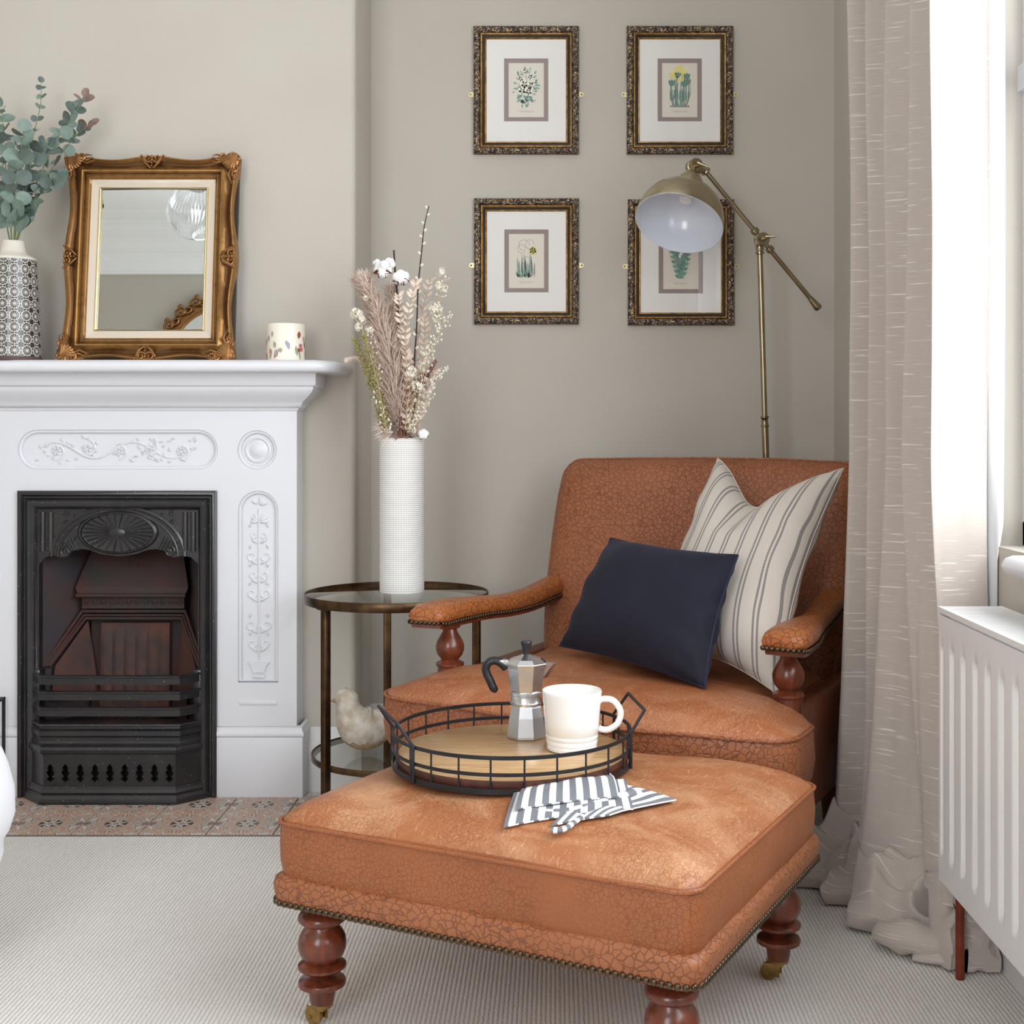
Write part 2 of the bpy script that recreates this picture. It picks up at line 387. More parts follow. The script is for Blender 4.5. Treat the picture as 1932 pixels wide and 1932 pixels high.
def window(name, horizontal, a0, a1, z0, z1, plane):
    o = bpy.data.objects.new(name, None); col.objects.link(o); o['kind'] = 'structure'; pm[o.name] = Matrix()
    def bx(mb, p0, p1, d0, d1, q0, q1):
        if horizontal: mb.box(p0, p1, plane+d0, plane+d1, q0, q1)
        else: mb.box(plane+d0, plane+d1, p0, p1, q0, q1)
    f = MB(); t = .045
    for p in ((a0, a0+t, z0, z1), (a1-t, a1, z0, z1), (a0, a1, z0, z0+t), (a0, a1, z1-t, z1)): bx(f, p[0], p[1], -.015, .015, p[2], p[3])
    n = 3 if a1-a0 > 1.5 else 2
    for k in range(1, n): c = a0+(a1-a0)*k/n; bx(f, c-.02, c+.02, -.015, .015, z0, z1)
    zm = (z0+z1)/2; bx(f, a0, a1, -.025, .025, zm-.025, zm+.025)
    f.build('window_frame', m_white, o)
    g = MB(); bx(g, a0, a1, -.003, .003, z0, z1); g.build('pane', m_wglass, o)
    return o
window('window_1', False, sy0, sy1+.05, sz0, sz1, XR+.075)
window('added_fill_window', True, wx0, wx1, wz0, wz1, YR-.05)  # unseen window added behind the camera to let fill light in
# sill of the side window
b = MB(); pr = [(.86, .748), (.815, .748), (.800, .752), (.793, .765), (.793, .768), (.800, .780), (.815, .785), (.86, .785)]
n = len(pr); b.add([(x, y, z) for y in (2.262, 2.272) for x, z in [(p[0] if i or 1 else 0, p[1]) for i, p in enumerate(pr)]], [(i, (i+1) % n, (i+1) % n+n, i+n) for i in range(n)], 0, True)
b = MB()
def sillf(a, k):
    x, z = pr[round(a*(n-1))]; yy = [2.292, 2.288, 2.275, 2.26, -.5][round(k*4)]; q = [.55, .8, .95, 1, 1][round(k*4)]
    return (.86+(x-.86)*q if k < 1 else x, yy, .7665+(z-.7665)*q)
b.grid(sillf, n-1, 4); b.add([sillf(i/(n-1), 0) for i in range(n)], [tuple(range(n))])
struct(b, 'window_sill', m_white)
# skirting: profile swept along runs
SK = [(0, 0), (.020, 0), (.020, .135), (.017, .142), (.017, .150), (.012, .160), (.006, .172), (0, .178)]
def skirt(name, p0, p1, nrm):
    p0, p1, nrm = V(p0), V(p1), V(nrm); b = MB(); k = len(SK)
    b.add([(p.x+nrm.x*d, p.y+nrm.y*d, z) for p in (p0, p1) for d, z in SK], [(i, i+1, i+1+k, i+k) for i in range(k-1)]+[tuple(range(k)), tuple(range(k, 2*k))], 0, True)
    struct(b, name, m_skirt)
skirt('baseboard_chimney_breast', (-.705, YC, 0), (XC, YC, 0), (0, -1, 0))
skirt('baseboard_chimney_side', (XC, YC-.02, 0), (XC, YB, 0), (1, 0, 0))
skirt('baseboard_back', (XC, YB, 0), (XR, YB, 0), (0, -1, 0))
skirt('baseboard_right', (XR, YB, 0), (XR, YR, 0), (-1, 0, 0))
skirt('baseboard_rear', (XL, YR, 0), (XR, YR, 0), (0, 1, 0))
skirt('baseboard_left', (XL, YR, 0), (XL, YB, 0), (1, 0, 0))
# cornice on the rear wall, seen in the mantel mirror
CZ = ZC
CP = [(0, -.30), (.02, -.30), (.02, -.285), (.012, -.28), (.012, -.20), (.03, -.19), (.035, -.17), (.05, -.165), (.07, -.13), (.10, -.09), (.15, -.065), (.16, -.05), (.16, -.035), (.19, -.03), (.20, -.015), (.30, -.012), (.31, 0)]
k = len(CP); b = MB(); b.add([(x, YR+d, CZ+z) for x in (XL, XR) for d, z in CP], [(i, i+1, i+1+k, i+k) for i in range(k-1)], 0, True); struct(b, 'trim_1', m_ceil)
b = MB(); b.add([(XL+d, y, CZ+z) for y in (YR, YB) for d, z in CP], [(i, i+1, i+1+k, i+k) for i in range(k-1)], 0, True); struct(b, 'trim_2', m_ceil)
# ------------------------------------------------------------------ tiled hearth
def tile_mat():
    t = NT('encaustic_tile_print'); v = t.coord('UV'); sp = t.n('SeparateXYZ', {0: v})
    def folded(o, k):     # mirrored cell coordinate
        return t.math('ABSOLUTE', t.math('SUBTRACT', t.math('FRACT', t.math('MULTIPLY', o, k)), .5))
    a, c = folded(sp.outputs[0], 1), folded(sp.outputs[1], 1)
    vec = t.n('CombineXYZ', {0: a, 1: c, 2: 0}).outputs[0]
    n1 = t.n('TexNoise', {'Vector': vec, 'Scale': 3.4, 'Detail': 1.0, 'Distortion': 1.6}).outputs[0]
    n2 = t.n('TexNoise', {'Vector': t.n('VectorMath', {0: vec, 1: (3.3, 1.7, 0)}, operation='ADD').outputs[0], 'Scale': 4.2, 'Detail': .5, 'Distortion': 1.8}).outputs[0]
    r = t.math('SQRT', t.math('ADD', t.math('MULTIPLY', a, a), t.math('MULTIPLY', c, c)))
    pet = t.math('SINE', t.math('MULTIPLY', t.math('ARCTAN2', c, a), 8))
    ros = t.math('ADD', t.math('MULTIPLY', r, 22), t.math('MULTIPLY', pet, 1.2))
    base = t.ramp(n1, [(.38, 'B88F78'), (.44, 'B88F78'), (.46, 'A9A196'), (.56, 'B3ABA0'), (.58, '7A3E34'), (.68, '6A342C')])
    line = t.math('ABSOLUTE', t.math('SINE', t.math('MULTIPLY', n2, 30)))
    lm = t.ramp(line, [(.22, (1, 1, 1, 1)), (.34, (0, 0, 0, 1))])
    c1 = t.mix(lm, base, lin('D9D5CC'))
    dk = t.ramp(t.math('ABSOLUTE', t.math('SINE', t.math('ADD', t.math('MULTIPLY', n2, 30), .75))), [(.14, (1, 1, 1, 1)), (.24, (0, 0, 0, 1))])
    c1 = t.mix(dk, c1, lin('4A3C3A'))
    inr = t.ramp(r, [(.17, (1, 1, 1, 1)), (.19, (0, 0, 0, 1))])
    rc = t.ramp(t.math('SINE', ros), [(.3, '5A4642'), (.5, 'CFCABF'), (.8, 'B9B1A6')])
    c1 = t.mix(inr, c1, rc)
    return t.fin(c1, .5)
m_tile = tile_mat()
m_grout = M('grout', '6E6660', .9)
HX0, HX1, HY0, HY1 = -1.90, -.50, 3.165, 3.505
hearth = thing('hearth', (-1.2, 3.33, 0), 'patterned terracotta and grey tiled hearth in front of the fireplace', 'hearth')
MB().box(HX0, HX1, HY0, HY1, .0, .003).build('mortar_bed', m_grout, hearth, world=True)
tw = .168
tb = MB(); g = .0012; e = .0015
tb.add([(-tw/2+g, -tw/2+g, 0), (tw/2-g, -tw/2+g, 0), (tw/2-g, tw/2-g, 0), (-tw/2+g, tw/2-g, 0),
        (-tw/2+g+e, -tw/2+g+e, .004), (tw/2-g-e, -tw/2+g+e, .004), (tw/2-g-e, tw/2-g-e, .004), (-tw/2+g+e, tw/2-g-e, .004)],
       [(4, 5, 6, 7), (0, 1, 5, 4), (1, 2, 6, 5), (2, 3, 7, 6), (3, 0, 4, 7)], 0, False, None, [[(0, 0), (1, 0), (1, 1), (0, 1)]]+[[(0, 0), (1, 0), (1, 0), (0, 0)]]*4)
t0 = tb.build('tile', m_tile, hearth)
first = True
for i in range(8):
    for j in range(2):
        m = Matrix.Translation((HX0+.02+tw*(i+.5)-hearth.location.x, HY0+.002+tw*(j+.5)-hearth.location.y, .002))
        if first: t0.matrix_local = m; first = False
        else: inst(t0.data, 'tile', hearth, m)
# ------------------------------------------------------------------ fireplace surround
YF = 3.493
def fx(u): return (u-PX)*YF/F
def fz(v): return CH-(v-PY)*YF/F
s1 = YF/F
CXF = fx(222)
fire = thing('fireplace_surround', (CXF, YF, 0), 'white painted cast iron fireplace surround with mantel shelf and scroll relief', 'fireplace')
ix0, ix1, izt = fx(36), fx(408), fz(927)
bx0, bx1 = 2*CXF-fx(560), fx(560)
zt, zb = fz(768), fz(1370)
outer = [(bx0, zb), (ix0, zb), (ix0, izt), (ix1, izt), (ix1, zb), (bx1, zb), (bx1, zt), (bx0, zt)]
def stadium(u0, u1, v0, v1, n=12, inset=0):
    x0, x1, z0, z1 = fx(u0)+inset, fx(u1)-inset, fz(v1)+inset, fz(v0)-inset; r = (z1-z0)/2
    return [(x1-r+r*math.cos(a), z0+r+r*math.sin(a)) for a in [-PI/2+PI*i/n for i in range(n+1)]]+[(x0+r+r*math.cos(a), z0+r+r*math.sin(a)) for a in [PI/2+PI*i/n for i in range(n+1)]]
def arch(cx, hw, v0, v1, n=12, inset=0):
    z0, z1 = fz(v1)+inset, fz(v0)-inset; r = hw-inset
    return [(cx-r, z0), (cx+r, z0)]+[(cx+r*math.cos(a), z1-r+r*math.sin(a)) for a in [PI*i/n for i in range(n+1)]]
pcx = fx(487); pcl = 2*CXF-pcx; phw = 38*s1
rings = [stadium(33, 411, 811, 886), circ(fx(485), fz(849), 37*s1), circ(2*CXF-fx(485), fz(849), 37*s1), arch(pcx, phw, 926, 1288), arch(pcl, phw, 926, 1288)]
RD = .013
b = MB(); b.slab(outer, rings, YF, YF+RD)
# recess bottoms: stepped inward loops then flat
def step(outl, shrink, y0, y1):
    n = len(outl); cx = sum(p[0] for p in outl)/n; cz = sum(p[1] for p in outl)/n
    return outl
b.slab(outer, [], YF+RD+.0002, YC, back=False)
b.build('surround_panel', m_white, fire, world=True)
b = MB()
for r in (stadium(33, 411, 811, 886, inset=.004), arch(pcx, phw, 926, 1288, inset=.004), arch(pcl, phw, 926, 1288, inset=.004), circ(fx(485), fz(849), 37*s1-.004), circ(2*CXF-fx(485), fz(849), 37*s1-.004)):
    b.tube([(x, YF+.009, z) for x, z in r], .0055, 8, closed=True, up=(0, 1, 0))
for c in (fx(485), 2*CXF-fx(485)):
    m = Matrix.Translation((c, YF+.013, fz(849))) @ Matrix.Rotation(PI/2, 4, 'X')
    b.lathe([(.036, 0), (.036, .004), (.032, .006), (.030, .003), (.027, .001), (.024, .002), (.018, .007), (.010, .010), (0, .011)], 32, m)
for c in (pcx, pcl):
    b.rbox(c-phw+.003, c+phw-.003, YF-.003, YF+.004, fz(1330), fz(1322), .002)
b.build('panel_moulding', m_white, fire, world=True)
# relief vine scrolls
def relief(b, pts, r, tap=.35): n = len(pts); b.tube([(x, YF+.012, z) for x, z in pts], [1.25*r*(1-(1-tap)*abs(2*i/(n-1)-.7)**1.2 if n > 1 else 1) for i in range(n)], 6, up=(0, 1, 0), flat=.9)
def spir(cx, cz, r, a0, turns, dirn=1, n=22): return [(cx+r*(1-.82*i/n)*math.cos(a0+dirn*turns*2*PI*i/n), cz+r*(1-.82*i/n)*math.sin(a0+dirn*turns*2*PI*i/n)) for i in range(n+1)]
def leafr(b, x, z, a, l, wd):
    m = Matrix.Translation((x, YF+.012, z)) @ Matrix.Rotation(-a, 4, 'Y'); b.ball((l/2, 0, 0), 1, 8, 5, (l/2, .0055, wd/2), m=m)
rnd = random.Random(5)
b = MB(); cz = fz(849); xc = CXF
vine = [(xc+(t-.5)*.43, cz+.022*math.sin(t*4*PI+.4)) for t in [i/60 for i in range(61)]]
relief(b, vine, .0036, .6)
for t, sg in ((.10, 1), (.30, -1), (.5, 1), (.70, -1), (.9, 1)):
    x = xc+(t-.5)*.43; z0 = cz-.004*sg
    relief(b, spir(x, z0, .024, -sg*PI/2, 1.1, sg), .0032)
    for k in range(6): a = k*PI/3+t; leafr(b, x+.003*math.cos(a), z0+.003*math.sin(a), a, .012, .006)
for i in range(60):
    t = rnd.random(); x = xc+(t-.5)*.44; z = cz+rnd.uniform(-.032, .032); leafr(b, x, z, rnd.uniform(0, 6.28), rnd.uniform(.008, .016), rnd.uniform(.004, .007))
b.build('frieze_relief', m_white, fire, world=True)
for c in (pcx, pcl):
    b = MB(); z0 = fz(1275)
    def zz(v): return fz(v)
    b.slab([(c-.020, zz(1258)), (c-.016, zz(1270)), (c+.016, zz(1270)), (c+.020, zz(1258)), (c+.030, zz(1250)), (c-.030, zz(1250))], [], YF+.006, YF+.014)
    b.rbox(c-.018, c+.018, YF+.006, YF+.014, zz(1280), zz(1275), .0015)
    relief(b, [(c, zz(1250)), (c, zz(960))], .0028, 1)
    for v, r in ((1215, .014), (1180, .017), (1120, .015), (1085, .012), (1050, .016), (1010, .010)):
        for sg in (-1, 1):
            relief(b, spir(c+sg*(r+.004), zz(v), r, PI if sg > 0 else 0, 1.15, sg), .0026)
            leafr(b, c+sg*.004, zz(v+16), PI/2-sg*.9, .022, .008); leafr(b, c+sg*.026, zz(v-14), PI/2+sg*.3, .014, .006)
    for k in range(7): a = k*PI/6; leafr(b, c, zz(985), a, .026, .009)
    for k in range(5): leafr(b, c+rnd.uniform(-.01, .01), zz(950+rnd.uniform(-8, 12)), rnd.uniform(.3, 2.8), .018, .008)
    b.build('pilaster_relief', m_white, fire, world=True)
# plinth blocks with moulded cap
for x0, x1 in ((ix1-.004, bx1+.018), (bx0-.018, ix0+.004)):
    b = MB(); b.rbox(x0, x1, YF-.006, YC, 0, fz(1390), .003)
    pr_ = [(.0, fz(1390)), (.007, fz(1389)), (.009, fz(1385)), (.006, fz(1380)), (.003, fz(1377)), (.003, fz(1372)), (-.004, fz(1369))]
    k = len(pr_)
    path = [(x0, YC, 0), (x0, YF, 0), (x1, YF, 0), (x1, YC, 0)]; nrm = [(-1, 0), (-1, -1), (1, -1), (1, 0)]
    b.add([(p[0]+n_[0]*(d-.006), p[1]+(n_[1]*d if n_[1] else 0), z) for p, n_ in zip(path, nrm) for d, z in pr_], [(j*k+i, j*k+i+1, j*k+i+1+k, j*k+i+k) for j in range(3) for i in range(k-1)], 0, True)
    b.build('plinth_block', m_white, fire, world=True)
# cornice under the shelf: profile swept round front and both ends
prc = [(0, fz(776)), (.004, fz(774)), (.006, fz(770)), (.012, fz(769)), (.016, fz(764)), (.022, fz(757)), (.036, fz(750)), (.050, fz(741)), (.055, fz(735)), (.055, fz(731)), (.060, fz(730)), (.063, fz(727)), (.064, fz(700)), (.064, 1.172)]
k = len(prc); path = [(bx0, YC), (bx0, YF), (bx1, YF), (bx1, YC)]
b = MB(); b.add([(p[0]+n_[0]*d, p[1]+(n_[1]*d if n_[1] else 0), z) for p, n_ in zip(path, nrm) for d, z in prc], [(j*k+i, j*k+i+1, j*k+i+1+k, j*k+i+k) for j in range(3) for i in range(k-1)], 0, True)
b.add([(p[0]+n_[0]*.064, p[1]+(n_[1]*.064 if n_[1] else 0), 1.172) for p, n_ in zip(path, nrm)], [(0, 1, 2, 3)])
b.build('cornice', m_white, fire, world=True)
ov = .137; ZS = 1.1985
prs = [(ov-.035, 1.166), (ov-.012, 1.166), (ov-.006, 1.168), (ov-.003, 1.172), (ov, 1.180), (ov-.001, 1.187), (ov-.008, 1.1945), (ov-.020, ZS), (0, ZS)]
k = len(prs); b = MB()
# rounded front corners
path = [((bx0, YC), (-1, 0)), ((bx0, YF), (-1, 0))]+[((bx0, YF), (-math.cos(a), -math.sin(a))) for a in (0.5, 1.05)]+[((bx0, YF), (0, -1)), ((bx1, YF), (0, -1))]+[((bx1, YF), (math.cos(a), -math.sin(a))) for a in (1.05, .5)]+[((bx1, YF), (1, 0)), ((bx1, YC), (1, 0))]
def sq(n_):
    a, c = abs(n_[0]), abs(n_[1]); p = (a**6+c**6)**(1/6); return (n_[0]/p, n_[1]/p)
b.add([(p[0]+sq(n_)[0]*d, p[1]+sq(n_)[1]*d, z) for p, n_ in path for d, z in prs], [(j*k+i, j*k+i+1, j*k+i+1+k, j*k+i+k) for j in range(len(path)-1) for i in range(k-1)], 0, True)
for z in (ZS, 1.166):
    d = prs[-1][0] if z == ZS else prs[0][0]
    b.add([(p[0]+sq(n_)[0]*d, p[1]+sq(n_)[1]*d, z) for p, n_ in path], [tuple(range(len(path)))], 0, False)
b.build('mantel_shelf', m_white, fire, world=True)
# ------------------------------------------------------------------ cast iron insert
ins = thing('fireplace_insert', (CXF, YF, 0), 'black cast iron fireplace grate insert with fan panel and bars', 'grate')
def ring_sweep(x0, x1, z0, z1, prof, y, mb, mi=0, sides=4):
    cs = [(x0, z0, 1, 1), (x1, z0, -1, 1), (x1, z1, -1, -1), (x0, z1, 1, -1)]; k = len(prof)
    vs = [(x+sx*d, y-h, z+sz*d) for x, z, sx, sz in cs for d, h in prof]
    fs = [(j*k+i, j*k+i+1, ((j+1) % 4)*k+i+1, ((j+1) % 4)*k+i) for j in range(4) for i in range(k-1)]
    return mb.add(vs, fs, mi, True)
fo0, fo1 = fx(35), fx(410); dt = 2*CXF-0
b = MB(); ring_sweep(ix0-.001, ix1+.003, -.06, izt+.002, [(0, -.012), (0, .010), (.004, .013), (.011, .013), (.014, .009), (.016, .004), (.020, .004), (.023, .010), (.030, .016), (.040, .014), (.047, .006), (.050, -.002), (.054, -.004), (.054, -.03)], YF, b)
fr = b.build('frame', m_iron, ins, world=True)
Yp = YF+.004
# fan panel plate
pz = lambda v: fz(v)
pl = [(fx(72), pz(955)), (fx(72), pz(1066)), (fx(84), pz(1052)), (fx(100), pz(1048)), (fx(115), pz(1052)), (fx(128), pz(1050)), (fx(134), pz(1040)), (fx(150), pz(1036)), (fx(168), pz(1038)), (fx(190), pz(1046)), (fx(222), pz(1050)),
      (fx(254), pz(1046)), (fx(276), pz(1038)), (fx(294), pz(1036)), (fx(310), pz(1040)), (fx(316), pz(1050)), (fx(329), pz(1052)), (fx(344), pz(1048)), (fx(360), pz(1052)), (fx(374), pz(1066)), (fx(374), pz(955))]
b = MB(); b.slab(pl, [], Yp, Yp+.012, back=True); b.build('fan_panel', m_iron, ins, world=True)
b = MB(); oz = pz(1005)
b.lathe([(1, 0), (1, .2), (.95, .8), (.90, .9), (.87, .35), (.84, .3), (.3, .5), (.2, .55), (.2, .9), (.1, 1.1), (0, 1.1)], 48, Matrix.Translation((CXF, Yp, oz)) @ Matrix.Diagonal((77*s1, .011, 41*s1, 1)) @ Matrix.Rotation(PI/2, 4, 'X'))
for i in range(26):
    a = 2*PI*i/26; ca, sa = math.cos(a), math.sin(a)
    p0 = (CXF+14*s1*ca, Yp-.007, oz+7*s1*sa); p1 = (CXF+65*s1*ca, Yp-.006, oz+34*s1*sa)
    b.tube([p0, p1], [.0012, .003], 5)
b.build('fan_rosette', m_iron, ins, world=True)
b = MB()
for rr, th in ((1, .006), (.90, .003)):
    b.tube([(CXF+126*s1*rr*math.cos(a), Yp-.002, pz(1050)+(93*s1*rr)*math.sin(a)) for a in [PI*i/28 for i in range(29)]], th, 6, up=(0, 1, 0))
b.build('arch_rib', m_iron, ins, world=True)
for u in (80, 95, 349, 364): MB().tube([(fx(u), Yp-.001, pz(966)), (fx(u), Yp-.001, pz(1040))], .0075, 10, up=(0, 1, 0)).build('flute', m_iron, ins, world=True)
for sg in (-1, 1):
    b = MB()
    for cu, cv, r in ((100, 970, .009), (82, 974, .007), (101, 986, .008), (100, 1001, .006)):
        relief_pts = spir(CXF+sg*cu*s1, pz(cv), r, 1, 1.3, sg, 14); b.tube([(x, Yp-.001, z) for x, z in relief_pts], .0026, 5, up=(0, 1, 0))
    for i in range(5):
        for q in (-1, 1):
            x = CXF+sg*(84+i*6)*s1; b.tube([(x-q*.012, Yp-.001, pz(1030)-.012), (x+q*.006, Yp-.001, pz(1012+i*3))], .0012, 4)
    sc = spir(CXF+sg*98*s1, pz(1041), .016, PI/2, 1.3, -sg, 18); b.tube([(x, Yp-.003, z) for x, z in sc], .0028, 6, up=(0, 1, 0))
    b.build('spandrel_scrollwork', m_iron, ins, world=True)
# firebox
Yb = 3.72
b = MB()
xa, xb = fx(70), fx(376); za, zc_ = 0.02, fz(940)
xi, xj = CXF-.125, CXF+.125
b.add([(xa, Yp+.02, za), (xi, Yb, za), (xi, Yb, zc_), (xa, Yp+.02, zc_), (xb, Yp+.02, za), (xj, Yb, za), (xj, Yb, zc_), (xb, Yp+.02, zc_)], [(0, 1, 2, 3), (4, 5, 6, 7), (1, 5, 6, 2)], 0, False)
b.box(xa-.03, xb+.03, Yp+.02, YB-.02, fz(940), fz(936))
b.build('firebox_cheeks', m_soot, ins, world=True)
# throat canopy
b = MB(); c0, c1 = CXF, fz(1136)
b.add([(c0-.150, 3.605, c1), (c0+.150, 3.605, c1), (c0+.115, 3.68, fz(1010)), (c0-.115, 3.68, fz(1010)), (c0-.150, 3.70, c1), (c0+.150, 3.70, c1), (c0-.160, 3.61, fz(1118)), (c0+.160, 3.61, fz(1118))],
      [(0, 1, 7, 6), (6, 7, 2, 3), (0, 6, 3, 4), (1, 5, 2, 7), (0, 4, 5, 1)], 0, False)
b.tube([(c0-.118, 3.612, fz(1123)), (c0-.085, 3.66, fz(1040)), (c0+.085, 3.66, fz(1040)), (c0+.118, 3.612, fz(1123))], .0025, 6, closed=True)
b.tube([(c0-.155, 3.602, fz(1133)), (c0+.155, 3.602, fz(1133))], .006, 8)
b.tube([(c0+.010*math.cos(a)-.002, 3.635-.0, fz(1075)+.022*math.sin(a)) for a in [5.5*i/14+1 for i in range(15)]], .002, 5)
b.build('throat_canopy', m_rust, ins, world=True)
b = MB(); b.box(c0-.145, c0+.145, 3.62, 3.70, fz(1160), fz(1136))
for i in range(12):
    x = c0-.132+i*.024; b.tube([(x+.009*math.cos(a), 3.618, fz(1146)+.010*math.sin(a)) for a in [PI+PI*j/8 for j in range(9)]], .002, 5, up=(0, 1, 0)); b.ball((x, 3.618, fz(1146)), .006, 8, 5, (.8, .5, 1))
b.build('egg_and_dart_band', m_rust, ins, world=True)
# moulded arch band round the fireback
b = MB()
for o_, th in ((0, .0055), (.011, .004), (.020, .005)):
    q = [(c0-.218+o_*.8, 3.53, fz(1262)), (c0-.147+o_*.5, 3.625, fz(1166)-o_), (c0+.147-o_*.5, 3.625, fz(1166)-o_), (c0+.228-o_*.8, 3.53, fz(1262))]
    b.tube(q, th, 8)
b.build('fireback_moulding', m_rust, ins, world=True)
b = MB(); b.box(c0-.135, c0+.14, 3.665, Yb, .10, fz(1178))
b.build('fireback_surround', m_rust, ins, world=True)
# fluted firebrick
def fb(a, c):
    x = c0-.098+a*.196; ph = a*6; d = .006*abs(math.sin(ph*PI)) if .08 < c < .86 else 0
    return (x, 3.640-d-.01*(1-c), .215+c*(fz(1190)-.215))
b = MB(); b.grid(fb, 60, 14); b.box(c0-.098, c0+.098, 3.641, 3.68, .215, fz(1190))
b.build('firebrick', m_brick, ins, world=True)
b = MB(); b.add([(c0-.11, 3.66, .26), (c0-.20, 3.535, .26), (c0-.19, 3.54, fz(1262)), (c0-.135, 3.64, fz(1185))], [(0, 1, 2, 3)], 0, False); b.build('side_firebrick', m_brick, ins, world=True)
b = MB(); b.add([(c0+.11, 3.66, .26), (c0+.21, 3.535, .26), (c0+.20, 3.54, fz(1262)), (c0+.135, 3.64, fz(1185))], [(0, 1, 2, 3)], 0, False)
b.build('side_firebrick', m_brick, ins, world=True)
# bay-shaped front: bars, moulding, ash cover, base
def bay(hw0, hw1, y1):     # plan of the three-sided front
    return [(CXF-hw0, YF-.004), (CXF-hw1, y1), (CXF+hw1, y1), (CXF+hw0, YF-.004)]
def bay_sweep(prof, hw0, hw1, y1, mb, cap=True):
    base = bay(hw0, hw1, y1); nr = [(-1, -.2), (-.45, -1), (.45, -1), (1, -.2)]; k = len(prof)
    mb.add([(p[0]+n_[0]*d, p[1]+n_[1]*d, z) for p, n_ in zip(base, nr) for d, z in prof], [(j*k+i, j*k+i+1, j*k+i+1+k, j*k+i+k) for j in range(3) for i in range(k-1)], 0, False)
    for zi in (0, -1):
        if cap: mb.add([(p[0]+n_[0]*prof[zi][0], p[1]+n_[1]*prof[zi][0], prof[zi][1]) for p, n_ in zip(base, nr)], [(0, 1, 2, 3)], 0, False)
HB0, HB1, YBAR = .232, .188, 3.435
for v0, v1 in ((1268, 1284), (1297, 1313), (1327, 1343)):
    z1, z0 = fz(v0), fz(v1); b = MB(); q = [(z1+z0)/2]
    P0 = bay(HB0, HB1, YBAR); P1 = bay(HB0-.012, HB1-.010, YBAR+.016)
    vs = [(x, y, z) for z in (z0, z1) for x, y in P0+P1[::-1]]
    b.add(vs, [tuple(range(8))[::-1], tuple(range(8, 16))]+[(i, (i+1) % 8, (i+1) % 8+8, i+8) for i in range(8)], 0, False)
    b.tube([(x, y-.001, z1-.002) for x, y in P0], .004, 6)
    b.build('grate_bar', m_iron, ins, world=True)
b = MB(); bay_sweep([(-.01, fz(1399)), (.004, fz(1398)), (.006, fz(1392)), (.001, fz(1388)), (.001, fz(1382)), (.007, fz(1378)), (.006, fz(1370)), (-.002, fz(1366)), (-.004, fz(1362)), (.006, fz(1360)), (.004, fz(1357)), (-.02, fz(1357))], HB0, HB1, YBAR, b)
b.build('grate_moulding', m_iron, ins, world=True)
for i in range(14):
    x = CXF-.12+i*.019; b = MB(); b.box(-.004, .004, -.075, .075, -.004, .004)
    o = b.build('grate_slat', m_iron, ins); o.matrix_local = Matrix.Translation((x-CXF, 3.545-YF, fz(1360)+.001)) @ Matrix.Rotation(-.55, 4, 'Z')
for sg in (-1, 1):
    MB().rbox(CXF+sg*.222-.012, CXF+sg*.222+.012, YF-.010, YF+.03, fz(1366), fz(1262), .003).build('bar_bracket', m_iron, ins, world=True)
# ash cover with pierced front
HA0, HA1, YA = .238, .178, 3.428
holes = []
for i in range(9):
    x = CXF+(-140+i*28.7-0)*s1*.96+.0365; z = fz(1447)
    sh = [(0, .026), (.010, .014), (.006, .010), (.013, 0), (.006, -.010), (.012, -.016), (0, -.026), (-.012, -.016), (-.006, -.010), (-.013, 0), (-.006, .010), (-.010, .014)]
    holes.append([(x+a*.92, z+c*.98) for a, c in sh])
b = MB(); x0, x1, z0, z1 = CXF-HA1, CXF+HA1, fz(1474), fz(1412)
b.slab([(x0, z0), (x1, z0), (x1, z1), (x0, z1)], holes, YA, YA+.006)
for sg in (-1, 1):
    b.add([(CXF+sg*HA1, YA, z0), (CXF+sg*HA1, YA, z1), (CXF+sg*HA0, YF-.004, z1), (CXF+sg*HA0, YF-.004, z0)], [(0, 1, 2, 3)], 0, False)
b.build('ash_cover', m_iron, ins, world=True)
for h in holes: MB().tube([(x, YA-.0005, z) for x, z in h[5:10]], .0018, 5).build('pierced_edge', m_iron, ins, world=True)
b = MB(); bay_sweep([(-.006, fz(1416)), (.002, fz(1416)), (.002, fz(1412)), (.008, fz(1409)), (.010, fz(1403)), (.006, fz(1398)), (-.004, fz(1396)), (-.02, fz(1396))], HA0, HA1, YA, b)
b.build('ash_cover_cap', m_iron, ins, world=True)
b = MB(); b.box(CXF-.17, CXF+.17, YA+.03, YA+.04, .03, fz(1414)); b.build('hole_shade_backing', M('hole_shade_black', '0C0C0D', .9), ins, world=True)  # near-black sheet standing in for the shade behind the pierced holes
b = MB(); bay_sweep([(.014, 0.0045), (.014, fz(1498)), (.012, fz(1493)), (.004, fz(1487)), (.008, fz(1482)), (.004, fz(1476)), (.002, fz(1471)), (-.006, fz(1470))], HA0+.006, HA1, YA, b)
b.build('grate_base', m_iron, ins, world=True)
